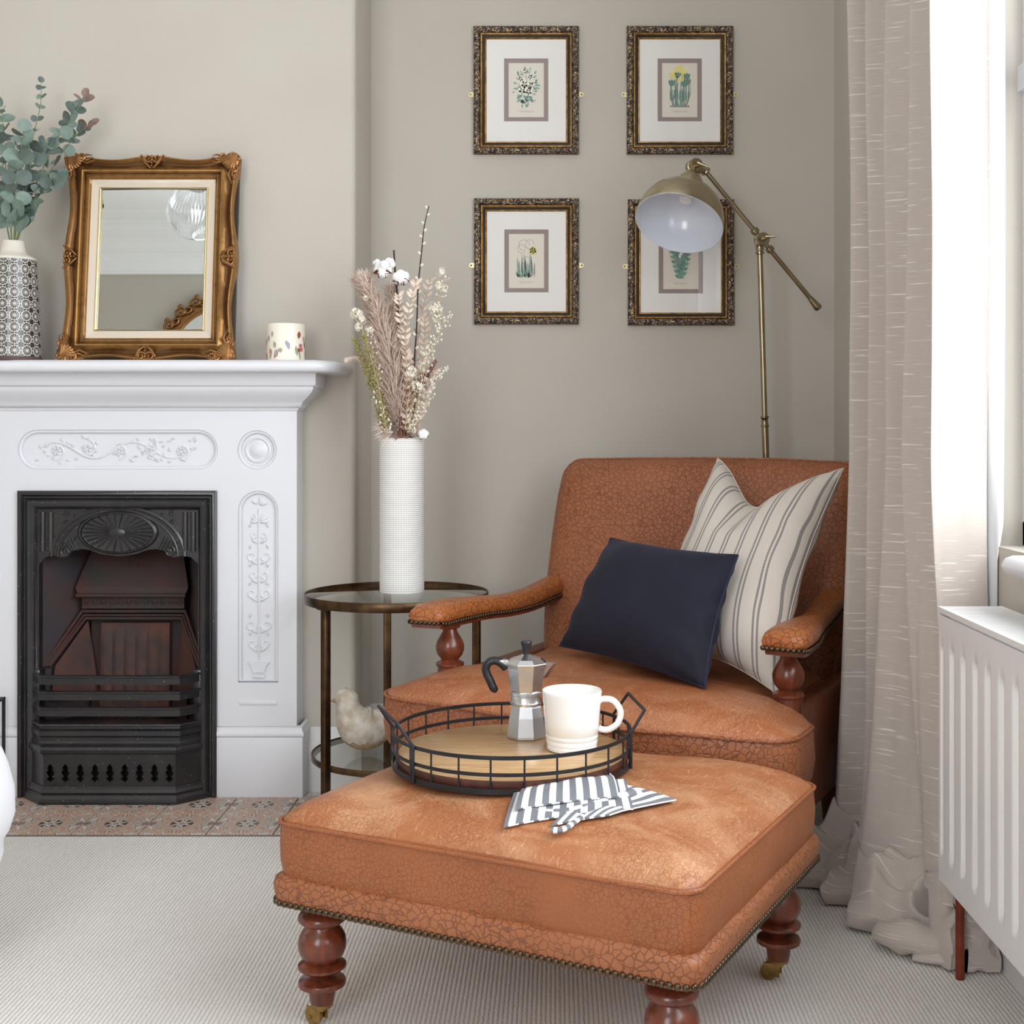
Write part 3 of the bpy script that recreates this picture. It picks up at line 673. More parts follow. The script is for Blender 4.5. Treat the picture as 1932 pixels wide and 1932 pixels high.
# ------------------------------------------------------------------ leather armchair
CR = -math.radians(26)
chair = thing('armchair', (.025, 2.70, 0), 'cognac crackled leather armchair with open padded arms and nailhead trim in the alcove', 'armchair', CR)
def cush_outline(hw, hw2, notch, depth, r=.06, fb=.05, per=.03):
    pts = [(-hw, notch), (-hw, r)]
    for i in range(7): a = PI+PI/2*i/6; pts.append((-hw+r+r*math.cos(a), r+r*math.sin(a)))
    for i in range(7): a = 1.5*PI+PI/2*i/6; pts.append((hw-r+r*math.cos(a), r+r*math.sin(a)))
    pts += [(hw, notch)]
    if hw2 < hw: pts += [(hw-.01, notch+.02), (hw2, notch+.03)]
    pts += [(hw2, depth-r)]+[(hw2-r+r*math.cos(a), depth-r+r*math.sin(a)) for a in [PI/2*i/4 for i in range(1, 5)]]
    pts += [(-hw2+r-r*math.sin(a), depth-r+r*math.cos(a)) for a in [PI/2*i/4 for i in range(0, 4)]]+[(-hw2, depth-r)]
    if hw2 < hw: pts += [(-hw2, notch+.03), (-hw+.01, notch+.02)]
    out = []
    for i, p in enumerate(pts):
        q = pts[(i+1) % len(pts)]; k = max(1, int(math.dist(p, q)/per))
        for j in range(k): out.append((p[0]+(q[0]-p[0])*j/k, p[1]+(q[1]-p[1])*j/k))
    return [(x, y-(fb*(1-(x/hw)**2) if y < notch*.8 else 0)) for x, y in out]
def wob(x, y, s=3, seed=0): return noise.noise(V((x*s+seed, y*s-seed, seed*.7)))
oc = cush_outline(.485, .385, .16, .70)
zs0, zs1 = .275, .402
def seatf(x, y, h, sc):
    z = h+wob(x, y, 7, 2)*.004
    if sc < .985 and h > zs1-.01: z += wob(x, y, 4, 5)*.012-.014*math.exp(-((x-.15)**2+(y-.38)**2)/.03)
    if sc >= .97: z += -.010*(x+.1)*(1 if y < .3 else 0)
    return (x, y, z)
rg = [(.93, zs0+.002), (.975, zs0+.006), (1.0, zs0+.025), (1.012, (zs0+zs1)/2), (1.006, zs1-.018), (1.0, zs1-.002)]
tp = [(.993, zs1+.004), (.96, zs1+.014), (.90, zs1+.027), (.80, zs1+.038), (.65, zs1+.047), (.5, zs1+.051), (.3, zs1+.053), (.1, zs1+.054)]
b = MB(); b.pad(oc, rg+tp, seatf, mis=[0]*len(rg)+[1]*len(tp))
b.build('seat_cushion', [m_leather, leather('seat_top_leather', 'AC683F', '9C5A34', '6E3A20', 110, .75, worn='BC8460')], chair)
sd = [V(seatf(x, y, zs1, 1.0))+V(((x > 0)*.002-(x < 0)*.002, -.003, .0)) for x, y in oc]
MB().tube(sd, .0034, 6, closed=True).build('cushion_piping', m_leather, chair)
# frame / rail
b = MB(); b.rbox(-.375, .375, .07, .80, .17, .30, .02)
b.build('seat_rail', m_leather_d, chair)
for sg in (-1, 1):
    b = MB(); b.rbox(min(sg*.395, sg*.46), max(sg*.39, sg*.445), .20, .86, .17, .415, .018, seg=3); b.build('side_panel', m_leather_d, chair)
# backrest: rounded slab leaning back
def backo(hw0, hw1, z0, z1, r=.055):
    pts = []
    for i in range(9): a = PI/2*i/8; pts.append((hw1-r+r*math.cos(a), z1-r+r*math.sin(a)))
    for i in range(9): a = PI/2+PI/2*i/8; pts.append((-hw1+r+r*math.cos(a), z1-r+r*math.sin(a)))
    for i in range(1, 10): t = i/10; pts.append((-hw1+(hw1-hw0)*t**1.5-.012*math.sin(t*PI), z1-r+(z0-z1+r)*t))
    pts += [(-hw0, z0), (-hw0*.5, z0), (0, z0), (hw0*.5, z0), (hw0, z0)]
    for i in range(1, 10): t = 1-i/10; pts.append((hw1-(hw1-hw0)*t**1.5+.012*math.sin(t*PI), z1-r+(z0-z1+r)*t))
    out = []
    for i, p in enumerate(pts):
        q = pts[(i+1) % len(pts)]; k = max(1, int(math.dist(p, q)/.04))
        for j in range(k): out.append((p[0]+(q[0]-p[0])*j/k, p[1]+(q[1]-p[1])*j/k))
    return out
def backf(x, z, h, sc):
    y = .695+(z-.44)*.36-h; return (x, y+wob(x, z, 5, 3)*.006, z-.006*(x/.4)**2*(z > .85)+.004*wob(x, z, 6, 8))
b = MB(); b.pad(backo(.39, .425, .36, .935), [(.97, -.13), (1.0, -.115), (1.005, -.06), (1.0, -.02), (.99, 0), (.965, .016), (.92, .028), (.84, .036), (.7, .042), (.5, .046), (.2, .048)], backf)
b.build('backrest', m_leather, chair)
bo = backo(.39, .425, .36, .935)
MB().tube([backf(x*1.0, z, -.008, 1) for x, z in bo], .0034, 6, closed=True).build('backrest_piping', m_leather, chair)
# arms
nail = MB(); nail.lathe([(.0056, 0), (.0056, .0008), (.0048, .0026), (.003, .0038), (0, .0042)], 10)
nail_me = bpy.data.meshes.new('nail')
def arm(sg):
    st = [(.430, .125, .570, .046, .020), (.432, .15, .571, .050, .027), (.432, .20, .572, .049, .029), (.428, .27, .571, .045, .028), (.418, .36, .568, .038, .026), (.405, .46, .562, .034, .025), (.395, .56, .564, .034, .026), (.388, .66, .575, .036, .027), (.384, .74, .585, .037, .028)]
    pts = spline([V((sg*s_[0], s_[1], s_[2])) for s_ in st], 5); wd = spline([V((s_[3], s_[4], 0)) for s_ in st], 5); n = len(pts)
    b = MB(); K = 16
    def sec(i, k):
        p = pts[i]; q = pts[min(i+1, n-1)]-pts[max(i-1, 0)]; q.z = 0; q.normalize(); sd_ = V((q.y, -q.x, 0)); a = 2*PI*k/K
        c, s_ = math.cos(a), math.sin(a); ex = .62
        xx = math.copysign(abs(c)**ex, c)*wd[i].x; zz = math.copysign(abs(s_)**ex, s_)*wd[i].y
        if s_ < 0: zz *= .75; xx *= .97
        else: xx *= 1-.12*s_
        return p+sd_*xx+V((0, 0, zz))
    vs = [sec(i, k) for i in range(n) for k in range(K)]
    c0_ = pts[0]+V((0, -.006, 0)); fs = [(i*K+k, i*K+(k+1) % K, (i+1)*K+(k+1) % K, (i+1)*K+k) for i in range(n-1) for k in range(K)]
    inner = [c0_+(vs[k]-c0_)*.8+V((0, -.003, 0)) for k in range(K)]
    b.add(vs, fs+[tuple(range((n-1)*K, n*K))]); b.add(vs[:K]+inner, [(k, (k+1) % K, (k+1) % K+K, k+K) for k in range(K)]+[tuple(range(K, 2*K))])
    a_ = b.build('arm_pad', m_arm, chair)
    u = MB(); 
    # dark under-arm wood rail
    def under(i, s2): p = pts[i]; q = pts[min(i+1, n-1)]-pts[max(i-1, 0)]; q.z = 0; q.normalize(); sd_ = V((q.y, -q.x, 0)); return p+sd_*wd[i].x*.86*s2+V((0, 0, -wd[i].y*.72))
    vs = []
    for i in range(n):
        for s2, dz in ((-1, 0), (1, 0), (.92, -.012), (-.92, -.012)): vs.append(under(i, s2)+V((0, 0, dz)))
    u.add(vs, [(i*4+k, i*4+(k+1) % 4, (i+1)*4+(k+1) % 4, (i+1)*4+k) for i in range(n-1) for k in range(4)]+[(0, 1, 2, 3), tuple(range(4*n-4, 4*n))], 0, False)
    u.build('arm_rail', m_mahog, a_)
    # nail path round the lower edge
    path = []
    for s2 in (-1, 1):
        pp = []
        for i in range(n):
            p = pts[i]; q = pts[min(i+1, n-1)]-pts[max(i-1, 0)]; q.z = 0; q.normalize(); sd_ = V((q.y, -q.x, 0))
            pp.append((p+sd_*(wd[i].x*.95*s2)+V((0, 0, -wd[i].y*.66)), sd_*s2))
        path.append(pp)
    fr_ = []
    l, r__ = path[0][0][0], path[1][0][0]
    for k in range(1, 8): fr_.append((l.lerp(r__, k/8)+V((0, -.006, 0)), V((0, -1, 0))))
    full = path[0][::-1]+fr_+path[1]
    acc = 0; last = full[0][0]; nxt = 0
    for k in range(1, len(full)):
        p, nr_ = full[k]; d = (p-last).length
        while nxt <= acc+d and d > 0:
            t = (nxt-acc)/d; pos = last.lerp(p, t); inst(nail_me, 'nail', a_, axis_m(pos, nr_)); nxt += .0118
        acc += d; last = p
    b = MB()
    b.lathe([(.030, .27), (.030, .440), (.034, .443), (.034, .449), (.026, .453), (.020, .457), (.024, .461), (.030, .468), (.034, .480), (.0345, .490), (.031, .502), (.024, .514), (.018, .524), (.0165, .531), (.022, .533), (.026, .536), (.026, .541), (.021, .543), (.021, .546), (.029, .548), (.031, .552), (.029, .556), (.0, .556)], 32, Matrix.Translation((sg*.418, .215, 0)))
    b.build('arm_baluster', m_mahog, chair)
nb = nail.build('nail_seed', m_nail, chair); nail_me = nb.data; bpy.data.objects.remove(nb); nail_me.name = 'nail'
arm(-1); arm(1)
for sx, yy in ((-.36, .08), (.36, .08), (-.36, .80), (.36, .80)):
    b = MB(); b.lathe([(0, 0), (.014, 0), (.016, .02), (.024, .10), (.026, .13), (.03, .14), (.03, .18)], 20, Matrix.Translation((sx, yy, 0))); b.build('leg', m_mahog, chair)
# ------------------------------------------------------------------ ottoman
OT = thing('ottoman', (.006, 2.24, 0), 'cognac leather ottoman on turned wooden legs with brass castors and nailhead trim', 'ottoman', -math.radians(27))
HW, HD = .375, .32
oo = rrect(HW, HD, .035, 5, per=.025)
def otf(x, y, h, sc):
    z = h
    if h > .353: z += wob(x, y, 5, 1)*.008
    else:
        k = (1-abs(2*(h-.30)/.1)) if h < .36 else 0; x *= 1+.004*k
    z -= .010*max(0, y/HD)*0
    return (x, y, z)
rg = [(.96, .252), (.985, .255), (.992, .262), (1.0, .285), (1.004, .315), (1.0, .345), (.998, .352)]
tp = [(.992, .357), (.955, .369), (.90, .380), (.80, .391), (.68, .398), (.5, .403), (.3, .404), (.12, .404)]
b = MB(); b.pad(oo, rg+tp, otf, mis=[0]*len(rg)+[1]*len(tp))
b.build('cushion', [m_leather_s, m_leather_t], OT)
MB().tube([otf(x*1.004, y*1.005, .353, 1) for x, y in oo], .0034, 6, closed=True).build('cushion_piping', m_leather_s, OT)
for sx, sy in ((-1, -1), (1, -1), (1, 1), (-1, 1)):
    x, y = sx*(HW-.0102), sy*(HD-.0102); MB().tube([(x-sx*.004, y-sy*.003, .265), (x, y, .290), (x+sx*.0006, y+sy*.0006, .32), (x-sx*.0005, y, .352)], .0016, 6).build('corner_seam', m_leather_s, OT)
ob = rrect(HW+.003, HD+.003, .030, 5, per=.03)
b = MB(); b.pad(ob, [(.985, .214), (1.0, .216), (1.004, .223), (1.012, .238), (1.014, .250), (1.008, .260), (.985, .266), (.95, .264), (.9, .255)], lambda x, y, h, sc: (x, y, h+wob(x, y, 9, 4)*.003*(h > .25)))
b.build('leather_band', m_leather_b, OT)
# nails round the band
per = []; on = rrect(HW+.004, HD+.004, .028, 5)
acc = 0; nxt = .003
for k in range(len(on)):
    p, q = V((*on[k], 0)), V((*on[(k+1) % len(on)], 0)); d = (q-p).length
    if d < 1e-6: continue
    nr_ = V(((q-p).y, -(q-p).x, 0)).normalized()
    while nxt <= acc+d:
        pos = p.lerp(q, (nxt-acc)/d); inst(nail_me, 'nail', OT, Matrix.Translation((pos.x+nr_.x*.0015, pos.y+nr_.y*.0015, .222)) @ nr_.to_track_quat('Z', 'Y').to_matrix().to_4x4()); nxt += .0120
    acc += d
LP = [(.024, .198), (.046, .196), (.046, .190), (.030, .186), (.027, .181), (.040, .177), (.046, .171), (.046, .165), (.040, .160), (.030, .157), (.031, .153), (.038, .147), (.044, .138), (.0465, .128), (.0455, .117), (.041, .107), (.034, .100), (.031, .097), (.040, .0945), (.046, .091), (.046, .087), (.040, .083), (.026, .079), (.019, .075), (.018, .071), (.026, .070), (.044, .066), (.046, .062), (.045, .058), (.036, .054), (.026, .052), (.026, .050), (.023, .030), (.022, .028), (0, .028)]
for sx, sy, ca in ((-1, -1, 2.6), (1, -1, -2.2), (1, 1, 2.75), (-1, 1, .5)):
    lx, ly = sx*(HW-.058), sy*(HD-.058); mm = Matrix.Translation((lx, ly, 0))
    b = MB(); b.lathe(LP, 36, mm @ Matrix.Translation((0, 0, .012)) @ Matrix.Diagonal((.88, .88, 1.03, 1))); lg = b.build('leg', m_mahog, OT)
    R_ = mm @ Matrix.Rotation(ca-CR, 4, 'Z')
    c = MB(); c.lathe([(0, .042), (.019, .042), (.019, .036), (.012, .034), (.008, .030), (0, .030)], 20, R_)
    c.rbox(-.004, .026, -.011, -.0085, .010, .034, .001, m=R_); c.rbox(-.004, .026, .0085, .011, .010, .034, .001, m=R_); c.rbox(-.010, .016, -.011, .011, .029, .035, .0015, m=R_)
    c.tube([(.018, -.013, .015), (.018, .013, .015)], .003, 8, m=R_)
    c.build('castor_bracket', m_brass, lg)
    c = MB(); c.lathe([(0, -.0075), (.010, -.0075), (.015, -.006), (.0155, 0), (.015, .006), (.010, .0075), (0, .0075)], 20, R_ @ Matrix.Translation((.018, 0, .0155)) @ Matrix.Rotation(PI/2, 4, 'X'))
    c.build('castor_wheel', m_brass, lg)
# ------------------------------------------------------------------ round tray
TX, TY, TZ = -.0795, 2.30, .408
tray = thing('tray', (TX, TY, TZ), 'round wooden tray with black wire gallery and two handles on the ottoman', 'tray', 0)
TR_ = .212
b = MB(); b.lathe([(0, .004), (TR_-.006, .004), (TR_-.005, .005), (TR_-.005, .020), (TR_-.007, .022), (0, .022)], 72)
dk = MB(); dk.lathe([(TR_-.004, .003), (TR_-.003, .004), (TR_-.003, .0195), (TR_-.006, .0215)], 72)
b.build('tray_base', m_tray, tray); dk.build('base_edge', m_trayside, tray)
for z0, z1 in ((0, .010), (.030, .0365), (.0575, .0645)):
    b = MB(); b.lathe([(TR_+.002, z0), (TR_+.004, z0+.001), (TR_+.004, z1-.001), (TR_+.002, z1), (TR_, z1-.001), (TR_, z0+.001), (TR_+.002, z0)], 96); b.build('hoop', m_black, tray)
for i in range(24):
    a = 2*PI*(i+.5)/24; b = MB(); b.tube([(0, 0, .003), (0, 0, .062)], .0017, 6); o = b.build('upright', m_black, tray); o.matrix_local = Matrix.Translation(((TR_+.001)*math.cos(a), (TR_+.001)*math.sin(a), 0))
for a0 in (math.radians(200), math.radians(8)):
    da = .38; rr = TR_+.006; q = []
    for s_ in (-1, 1):
        a = a0+s_*da; q.append([(rr*math.cos(a), rr*math.sin(a), .002), (rr*math.cos(a), rr*math.sin(a), .064), ((rr+.022)*math.cos(a0+s_*da*.82), (rr+.022)*math.sin(a0+s_*da*.82), .103)])
    pth = q[0]+q[1][::-1]; b = MB(); b.tube(pth, .0030, 8); b.build('handle', m_black, tray)
# ------------------------------------------------------------------ mug
MZ = TZ+.022
mug = thing('mug', (.029, 2.305, MZ), 'white stoneware mug with ridged base standing on the tray', 'mug')
b = MB(); b.lathe([(0, 0), (.040, 0), (.0445, .002), (.0455, .006), (.0455, .010), (.0448, .011), (.0448, .012), (.0462, .013), (.0468, .019), (.0461, .020), (.0461, .021), (.0472, .022), (.0478, .028), (.0472, .029), (.0472, .030), (.0482, .031), (.050, .055), (.0525, .090), (.0540, .104), (.0540, .1065), (.0530, .108), (.0518, .1065), (.0510, .102), (.0490, .07), (.0465, .03), (.040, .012), (0, .009)], 64)
b.build('body', m_mug, mug)
hp = spline([(.0505, 0, .090), (.060, 0, .0925), (.074, 0, .090), (.085, 0, .078), (.088, 0, .064), (.082, 0, .048), (.068, 0, .038), (.056, 0, .037), (.0480, 0, .040)], 5)
b = MB(); b.tube(hp, [.0075 if i in (0, len(hp)-1) else .0058 for i in range(len(hp))], 12, m=Matrix.Rotation(-.10, 4, 'Z')); b.build('handle', m_mug, mug)
# ------------------------------------------------------------------ moka pot
moka = thing('moka_pot', (-.056, 2.40, MZ), 'faceted aluminium stovetop coffee pot with black handle on the tray', 'coffee pot')
def octa(prof, seg=8, a0=PI/8, m=None):
    b = MB(); b.lathe(prof, seg, m, sm=False, a0=a0); return b
octa([(0, 0), (.036, 0), (.0385, .002), (.0385, .006), (.0340, .040), (.0300, .058), (.0285, .062), (0, .062)]).build('boiler', m_alu_s, moka)
b = MB(); b.lathe([(.026, .060), (.030, .062), (.0305, .066), (.0295, .067), (.0295, .080), (.0310, .081), (.0310, .085), (.026, .086)], 40); b.build('collar', m_alu, moka)
octa([(.026, .083), (.0285, .084), (.0310, .090), (.0375, .132), (.0390, .138), (.0380, .139), (.0300, .140)]).build('upper_chamber', m_alu, moka)
octa([(.0400, .138), (.0405, .1395), (.0400, .141), (.0300, .148), (.0120, .154), (.0070, .156), (0, .156)]).build('lid', m_alu, moka)
b = MB(); b.lathe([(.006, .154), (.0062, .156), (.0085, .170), (.0105, .177), (.0105, .179), (.009, .181), (0, .1815)], 24); b.build('lid_knob', m_rubber, moka)
b = MB(); b.add([(.030, -.012, .112), (.030, .012, .112), (.037, -.015, .139), (.037, .015, .139), (.052, -.006, .139), (.052, .006, .139), (.060, 0, .1395), (.040, 0, .112)],
                [(0, 2, 4), (0, 4, 7), (7, 4, 6), (1, 5, 3), (1, 7, 5), (7, 6, 5), (0, 7, 1), (2, 3, 5, 6, 4)], 0, False); b.build('spout', m_alu, moka)
b = MB(); b.rbox(-.052, -.034, -.008, .008, .134, .146, .002); b.build('hinge', m_alu, moka)
hp = spline([(-.038, 0, .128), (-.044, 0, .136), (-.056, 0, .143), (-.068, 0, .142), (-.076, 0, .132), (-.075, 0, .120), (-.068, 0, .105), (-.062, 0, .092), (-.055, 0, .086)], 5)
b = MB(); b.tube(hp, [.008, .009, .010]+[.0098]*(len(hp)-8)+[.009, .0085, .0075, .0065, .0045], 10, flat=.8); b.build('handle', m_rubber, moka)
# ------------------------------------------------------------------ side table
SX, SY_, SZ = -.419, 3.35, .587
st = thing('side_table', (SX, SY_, 0), 'round glass topped bronze side table between the fireplace and the armchair', 'side table')
def ringm(r, z0, z1, w_=.010): b = MB(); b.lathe([(r-w_, z0), (r-.001, z0), (r, z0+.001), (r, z1-.001), (r-.001, z1), (r-.0035, z1), (r-.0045, z1-.001), (r-.0045, z1-.006), (r-w_, z1-.006), (r-w_, z0)], 96); return b
ringm(.241, SZ-.024, SZ).build('top_rim', m_bronze, st)
b = MB(); b.lathe([(0, SZ-.007), (.236, SZ-.007), (.2362, SZ-.0025), (.2355, SZ-.002), (0, SZ-.002)], 96); b.build('glass_top', m_tglass, st)
ringm(.222, .155, .171).build('shelf_rim', m_bronze, st)
b = MB(); b.lathe([(0, .163), (.217, .163), (.217, .1688), (0, .169)], 96); b.build('glass_shelf', m_tglass, st)
for a in (224, 104, 344):
    a = math.radians(a); m = Matrix.Rotation(a, 4, 'Z') @ Matrix.Translation((.222, 0, 0))
    b = MB(); b.rbox(-.009, .009, -.010, .010, 0.0005, SZ-.028, .0015, m=m); b.rbox(-.012, .012, -.024, .024, SZ-.028, SZ-.024, .001, m=m); b.build('leg', m_bronze, st)
# ------------------------------------------------------------------ white textured vase
def dots_mat():
    t = NT('gridded_white_ceramic'); sp = t.n('SeparateXYZ', {0: t.coord('UV')})
    a = t.math('ABSOLUTE', t.math('SINE', t.math('MULTIPLY', sp.outputs[0], PI*88))); c = t.math('ABSOLUTE', t.math('SINE', t.math('MULTIPLY', sp.outputs[1], PI*96)))
    d = t.math('MULTIPLY', t.math('POWER', a, .8), t.math('POWER', c, .8))
    f = t.ramp(d, [(.50, 'F4F3F1'), (.78, 'A5A099')])
    return t.fin(f, .6, t.bump(d, -.6, .0012))
vase = thing('vase', (-.407, 3.362, SZ-.002), 'tall white cylindrical ceramic vase with a fine dotted grid on the glass table', 'vase')
b = MB(); VH = .405; R0 = .0585
outl = [(R0-.002, 0), (R0, .003)]+[(R0, .003+(VH-.006)*i/12) for i in range(1, 12)]+[(R0, VH-.003), (R0-.0015, VH)]
b.lathe([(0, 0)]+outl, 64)
b.build('body', dots_mat(), vase)
b = MB(); b.lathe([(R0-.0012, VH), (R0-.003, VH+.001), (R0-.0055, VH), (R0-.0065, VH-.01), (R0-.0065, .012), (0, .010)], 48); b.build('inner_wall', m_mug, vase)
# ------------------------------------------------------------------ dried flowers in the vase
m_stem = M('dry_stem', 'B9A77E', .8); m_dstem = M('dark_twig', '3A2622', .7); m_pampas = M('pampas_beige', 'EFE0D5', .95, c2='E0CBBD', vs=60)
m_rose = M('dusty_rose_grass', 'C0948A', .95, c2='AC8078', vs=60); m_cotton = M('cotton', 'F4F3F3', .95, bump=.5, bs=60, bd=.004); m_husk = M('cotton_husk', '6E3D2A', .7)
m_cream = M('cream_petal', 'EFE9DA', .85); m_pale = M('bleached_leaf', 'E8D8CA', .8, c2='DFC8B8', vs=80); m_amar = M('green_amaranth', 'AFA76C', .9, c2='958C55', vs=90)
m_catkin = M('willow_catkin', 'E4DFC9', .95)
VB = V((-.407, 3.362, SZ+.03))
def stempts(pxs, Y, Yt=None, n=6):
    k = len(pxs); pts = [at(u, v, Y+((Yt if Yt is not None else Y)-Y)*i/(k-1)) for i, (u, v) in enumerate(pxs)]
    m = at(758+(pxs[0][0]-758)*.8, 832, Y*.3+3.362*.7)
    return spline([VB+V(((pxs[0][0]-758)*.0006, 0, 0)), m]+pts, n)
def flower(name, label, pxs, Y, Yt=None, r=.0012, r1=.0008, mat_=None, group=None):
    pts = stempts(pxs, Y, Yt); o = thing(name, tuple(pts[0]), label, 'dried flower', group=group); n = len(pts)
    b = MB(); b.tube(pts, [r+(r1-r)*i/n for i in range(n)], 6); b.build('stem', mat_ or m_stem, o, world=True)
    return o, pts
def plume(o, pts, i0, wfun, cnt, mt, name='plume', ln=.03, seed=1, droop=.012, th=.0010):
    rnd = random.Random(seed); b = MB(); n = len(pts)
    for _ in range(cnt):
        t = rnd.random(); f = i0+(n-1-i0)*t; k = min(int(f), n-2); p = pts[k].lerp(pts[k+1], f-k); d = (pts[k+1]-pts[k]).normalized()
        a = rnd.uniform(0, 2*PI); s_ = V((math.cos(a), math.sin(a), rnd.uniform(-.2, .2))); s_ = (s_-d*s_.dot(d)).normalized()
        wd = wfun(t); l = wd*rnd.uniform(.40, 1.30)
        dd = (s_*1.0+d*rnd.uniform(.25, 1.0)+V((0, 0, rnd.uniform(-.25, .1)))).normalized(); m1 = p+dd*l*.55; e_ = p+dd*l+d*ln*.25+V((0, 0, -droop*rnd.random()))
        side = dd.cross(d).normalized()*th*1.6
        q = p-side*.6; 
        b.add([p-side, p+side, m1+side, m1-side, e_], [(0, 1, 2, 3), (3, 2, 4)], 0, False)
        for h_ in range(3):
            pp = p.lerp(m1, rnd.uniform(.4, 1)); q2 = pp+(dd*.6+V((rnd.uniform(-1, 1), rnd.uniform(-1, 1), rnd.uniform(-1, 1)))*.6).normalized()*l*.38
            b.add([pp-side*.5, pp+side*.5, q2], [(0, 1, 2)], 0, False)
    return b.build(name, mt, o, world=True, kind='stuff', weld=False)
o, p = flower('pampas_stem', 'broad beige pampas plume leaning left in the white vase', [(752, 800), (748, 750), (732, 660), (708, 580), (684, 528)], 3.34, 3.33, .0018, .0008)
plume(o, p, 9, lambda t: .070*(math.sin(min(1, t*1.15+.14)*PI*.93)**.6)+.012, 5200, m_pampas, seed=2)
o, p = flower('pampas_stem', 'slim pampas plume rising beside the cotton branch', [(750, 800), (748, 700), (742, 600), (738, 545)], 3.39, 3.40)
plume(o, p, 11, lambda t: .042*(math.sin(min(1, t*1.1+.1)*PI*.93)**.6)+.010, 2000, m_pampas, seed=3)
o, p = flower('pampas_stem', 'small pampas tuft poking out furthest left below the white flowers', [(725, 800), (700, 720), (678, 678), (655, 676)], 3.33)
plume(o, p, 19, lambda t: .016*(1-t)+.005, 260, m_pampas, seed=4)
for lab, px_, Y, cnt, w0, s_ in (('dusty rose bunny tail grass standing low at the vase rim', [(757, 825), (758, 790), (765, 745), (770, 728)], 3.31, 900, .019, 5),
                             ('dusty rose bunny tail grass leaning right', [(768, 800), (778, 760), (795, 722), (822, 682)], 3.32, 700, .014, 6)):
    o, p = flower('dried_grass_stem', lab, px_, Y); plume(o, p, 9 if s_ == 5 else 16, lambda t: w0*(math.sin(min(1, t+.1)*PI*.95)**.5)+.002, cnt, m_rose, seed=s_, ln=.01, droop=0)
o, p = flower('pussy_willow_branch', 'tall dark pussy willow branch with white catkins, highest stem in the vase', [(782, 800), (781, 700), (786, 620), (789, 540), (796, 470), (800, 430), (809, 389)], 3.33, 3.35, .0030, .0012, m_dstem)
ck = MB(); ck.ball((0, 0, .005), .0062, 10, 7, (.85, .85, 1.15)); ckm = None
n = len(p); sgn = 1; rnd = random.Random(8)
for i in range(9, n-1, 2):
    d = (p[i+1]-p[i]).normalized(); side = V((sgn*.8, -.4, 0)); sgn = -sgn; pos = p[i]+side*.0035-V(pm[o.name].translation)
    mm = axis_m(pos, d*.8+side*.8) @ Matrix.Diagonal((1, 1, 1, 1)).lerp(Matrix.Diagonal((.7, .7, .7, 1)), i/n)
    if ckm is None: c_ = ck.build('catkin', m_catkin, o); ckm = c_.data; c_.matrix_local = mm
    else: inst(ckm, 'catkin', o, mm)
o, p = flower('cotton_branch', 'dark cotton branch with open white cotton bolls at its top', [(756, 800), (755, 720), (752, 620), (750, 560), (746, 520), (743, 472)], 3.38, 3.37, .0036, .0022, m_dstem)
def boll(u, v, Y, r, seed, o=o, sq=1):
    rnd = random.Random(seed); c = at(u, v, Y); b = MB()
    for k in range(5):
        a = 2*PI*k/5+seed; q = c+V((math.cos(a)*r*.5, rnd.uniform(-.4, .4)*r, math.sin(a)*r*.45)); b.ball(q, r*.62, 12, 8, (1, .9, 1))
    b.ball(c, r*.65, 12, 8); b.build('cotton_boll', m_cotton, o, world=True)
    b = MB()
    for k in range(4):
        a = -PI/2+(k-1.5)*.75; e_ = c+V((math.cos(a)*r*1.25, -.3*r, math.sin(a)*r*1.15)); m_ = c+V((math.cos(a)*r*.5, -r*.75, math.sin(a)*r*.75)); s_ = V((-math.sin(a), 0, math.cos(a)))*r*.25
        b.add([c+V((0, -.2*r, -r*.7)), m_-s_, e_, m_+s_], [(0, 1, 2), (0, 2, 3)], 0, False)
    b.build('husk', m_husk, o, world=True)
for a_ in ((722, 508, 3.35, .0235, 1), (735, 497, 3.37, .016, 2), (757, 524, 3.35, .021, 3), (712, 498, 3.37, .012, 9)): boll(*a_)
o, p = flower('cotton_branch', 'low cotton twig with a single boll at the right of the vase rim', [(775, 825), (790, 822), (799, 820)], 3.32, 3.32, .002, .0015, m_dstem); boll(799, 819, 3.32, .0135, 4, o)
o, p = flower('cotton_branch', 'cotton twig with a half hidden boll low on the left', [(742, 820), (738, 790), (732, 765)], 3.36, 3.37, .002, .0015, m_dstem); boll(731, 764, 3.37, .016, 5, o)
for lab, px_, Y, Yt in (('drooping green amaranth spray, outermost on the left', [(724, 800), (708, 745), (690, 690), (664, 632)], 3.31, 3.30), ('green amaranth spray, second from the left', [(728, 800), (716, 745), (704, 690), (684, 624)], 3.30, 3.28)):
    o, p = flower('amaranth_stem', lab, px_, Y, Yt); rnd = random.Random(len(lab)); b = MB(); n = len(p)
    for i in range(520):
        f = 9+(n-11)*rnd.random(); k = int(f); q = p[k].lerp(p[k+1], f-k); w_ = .0125*(.45+.55*math.sin((f-9)/(n-11)*PI))
        b.ball(q+V((rnd.gauss(0, w_*.6), rnd.gauss(0, w_*.5), rnd.uniform(-.004, .004))), rnd.uniform(.0014, .0030), 5, 3)
    b.build('seed_head', m_amar, o, world=True, kind='stuff', weld=False)
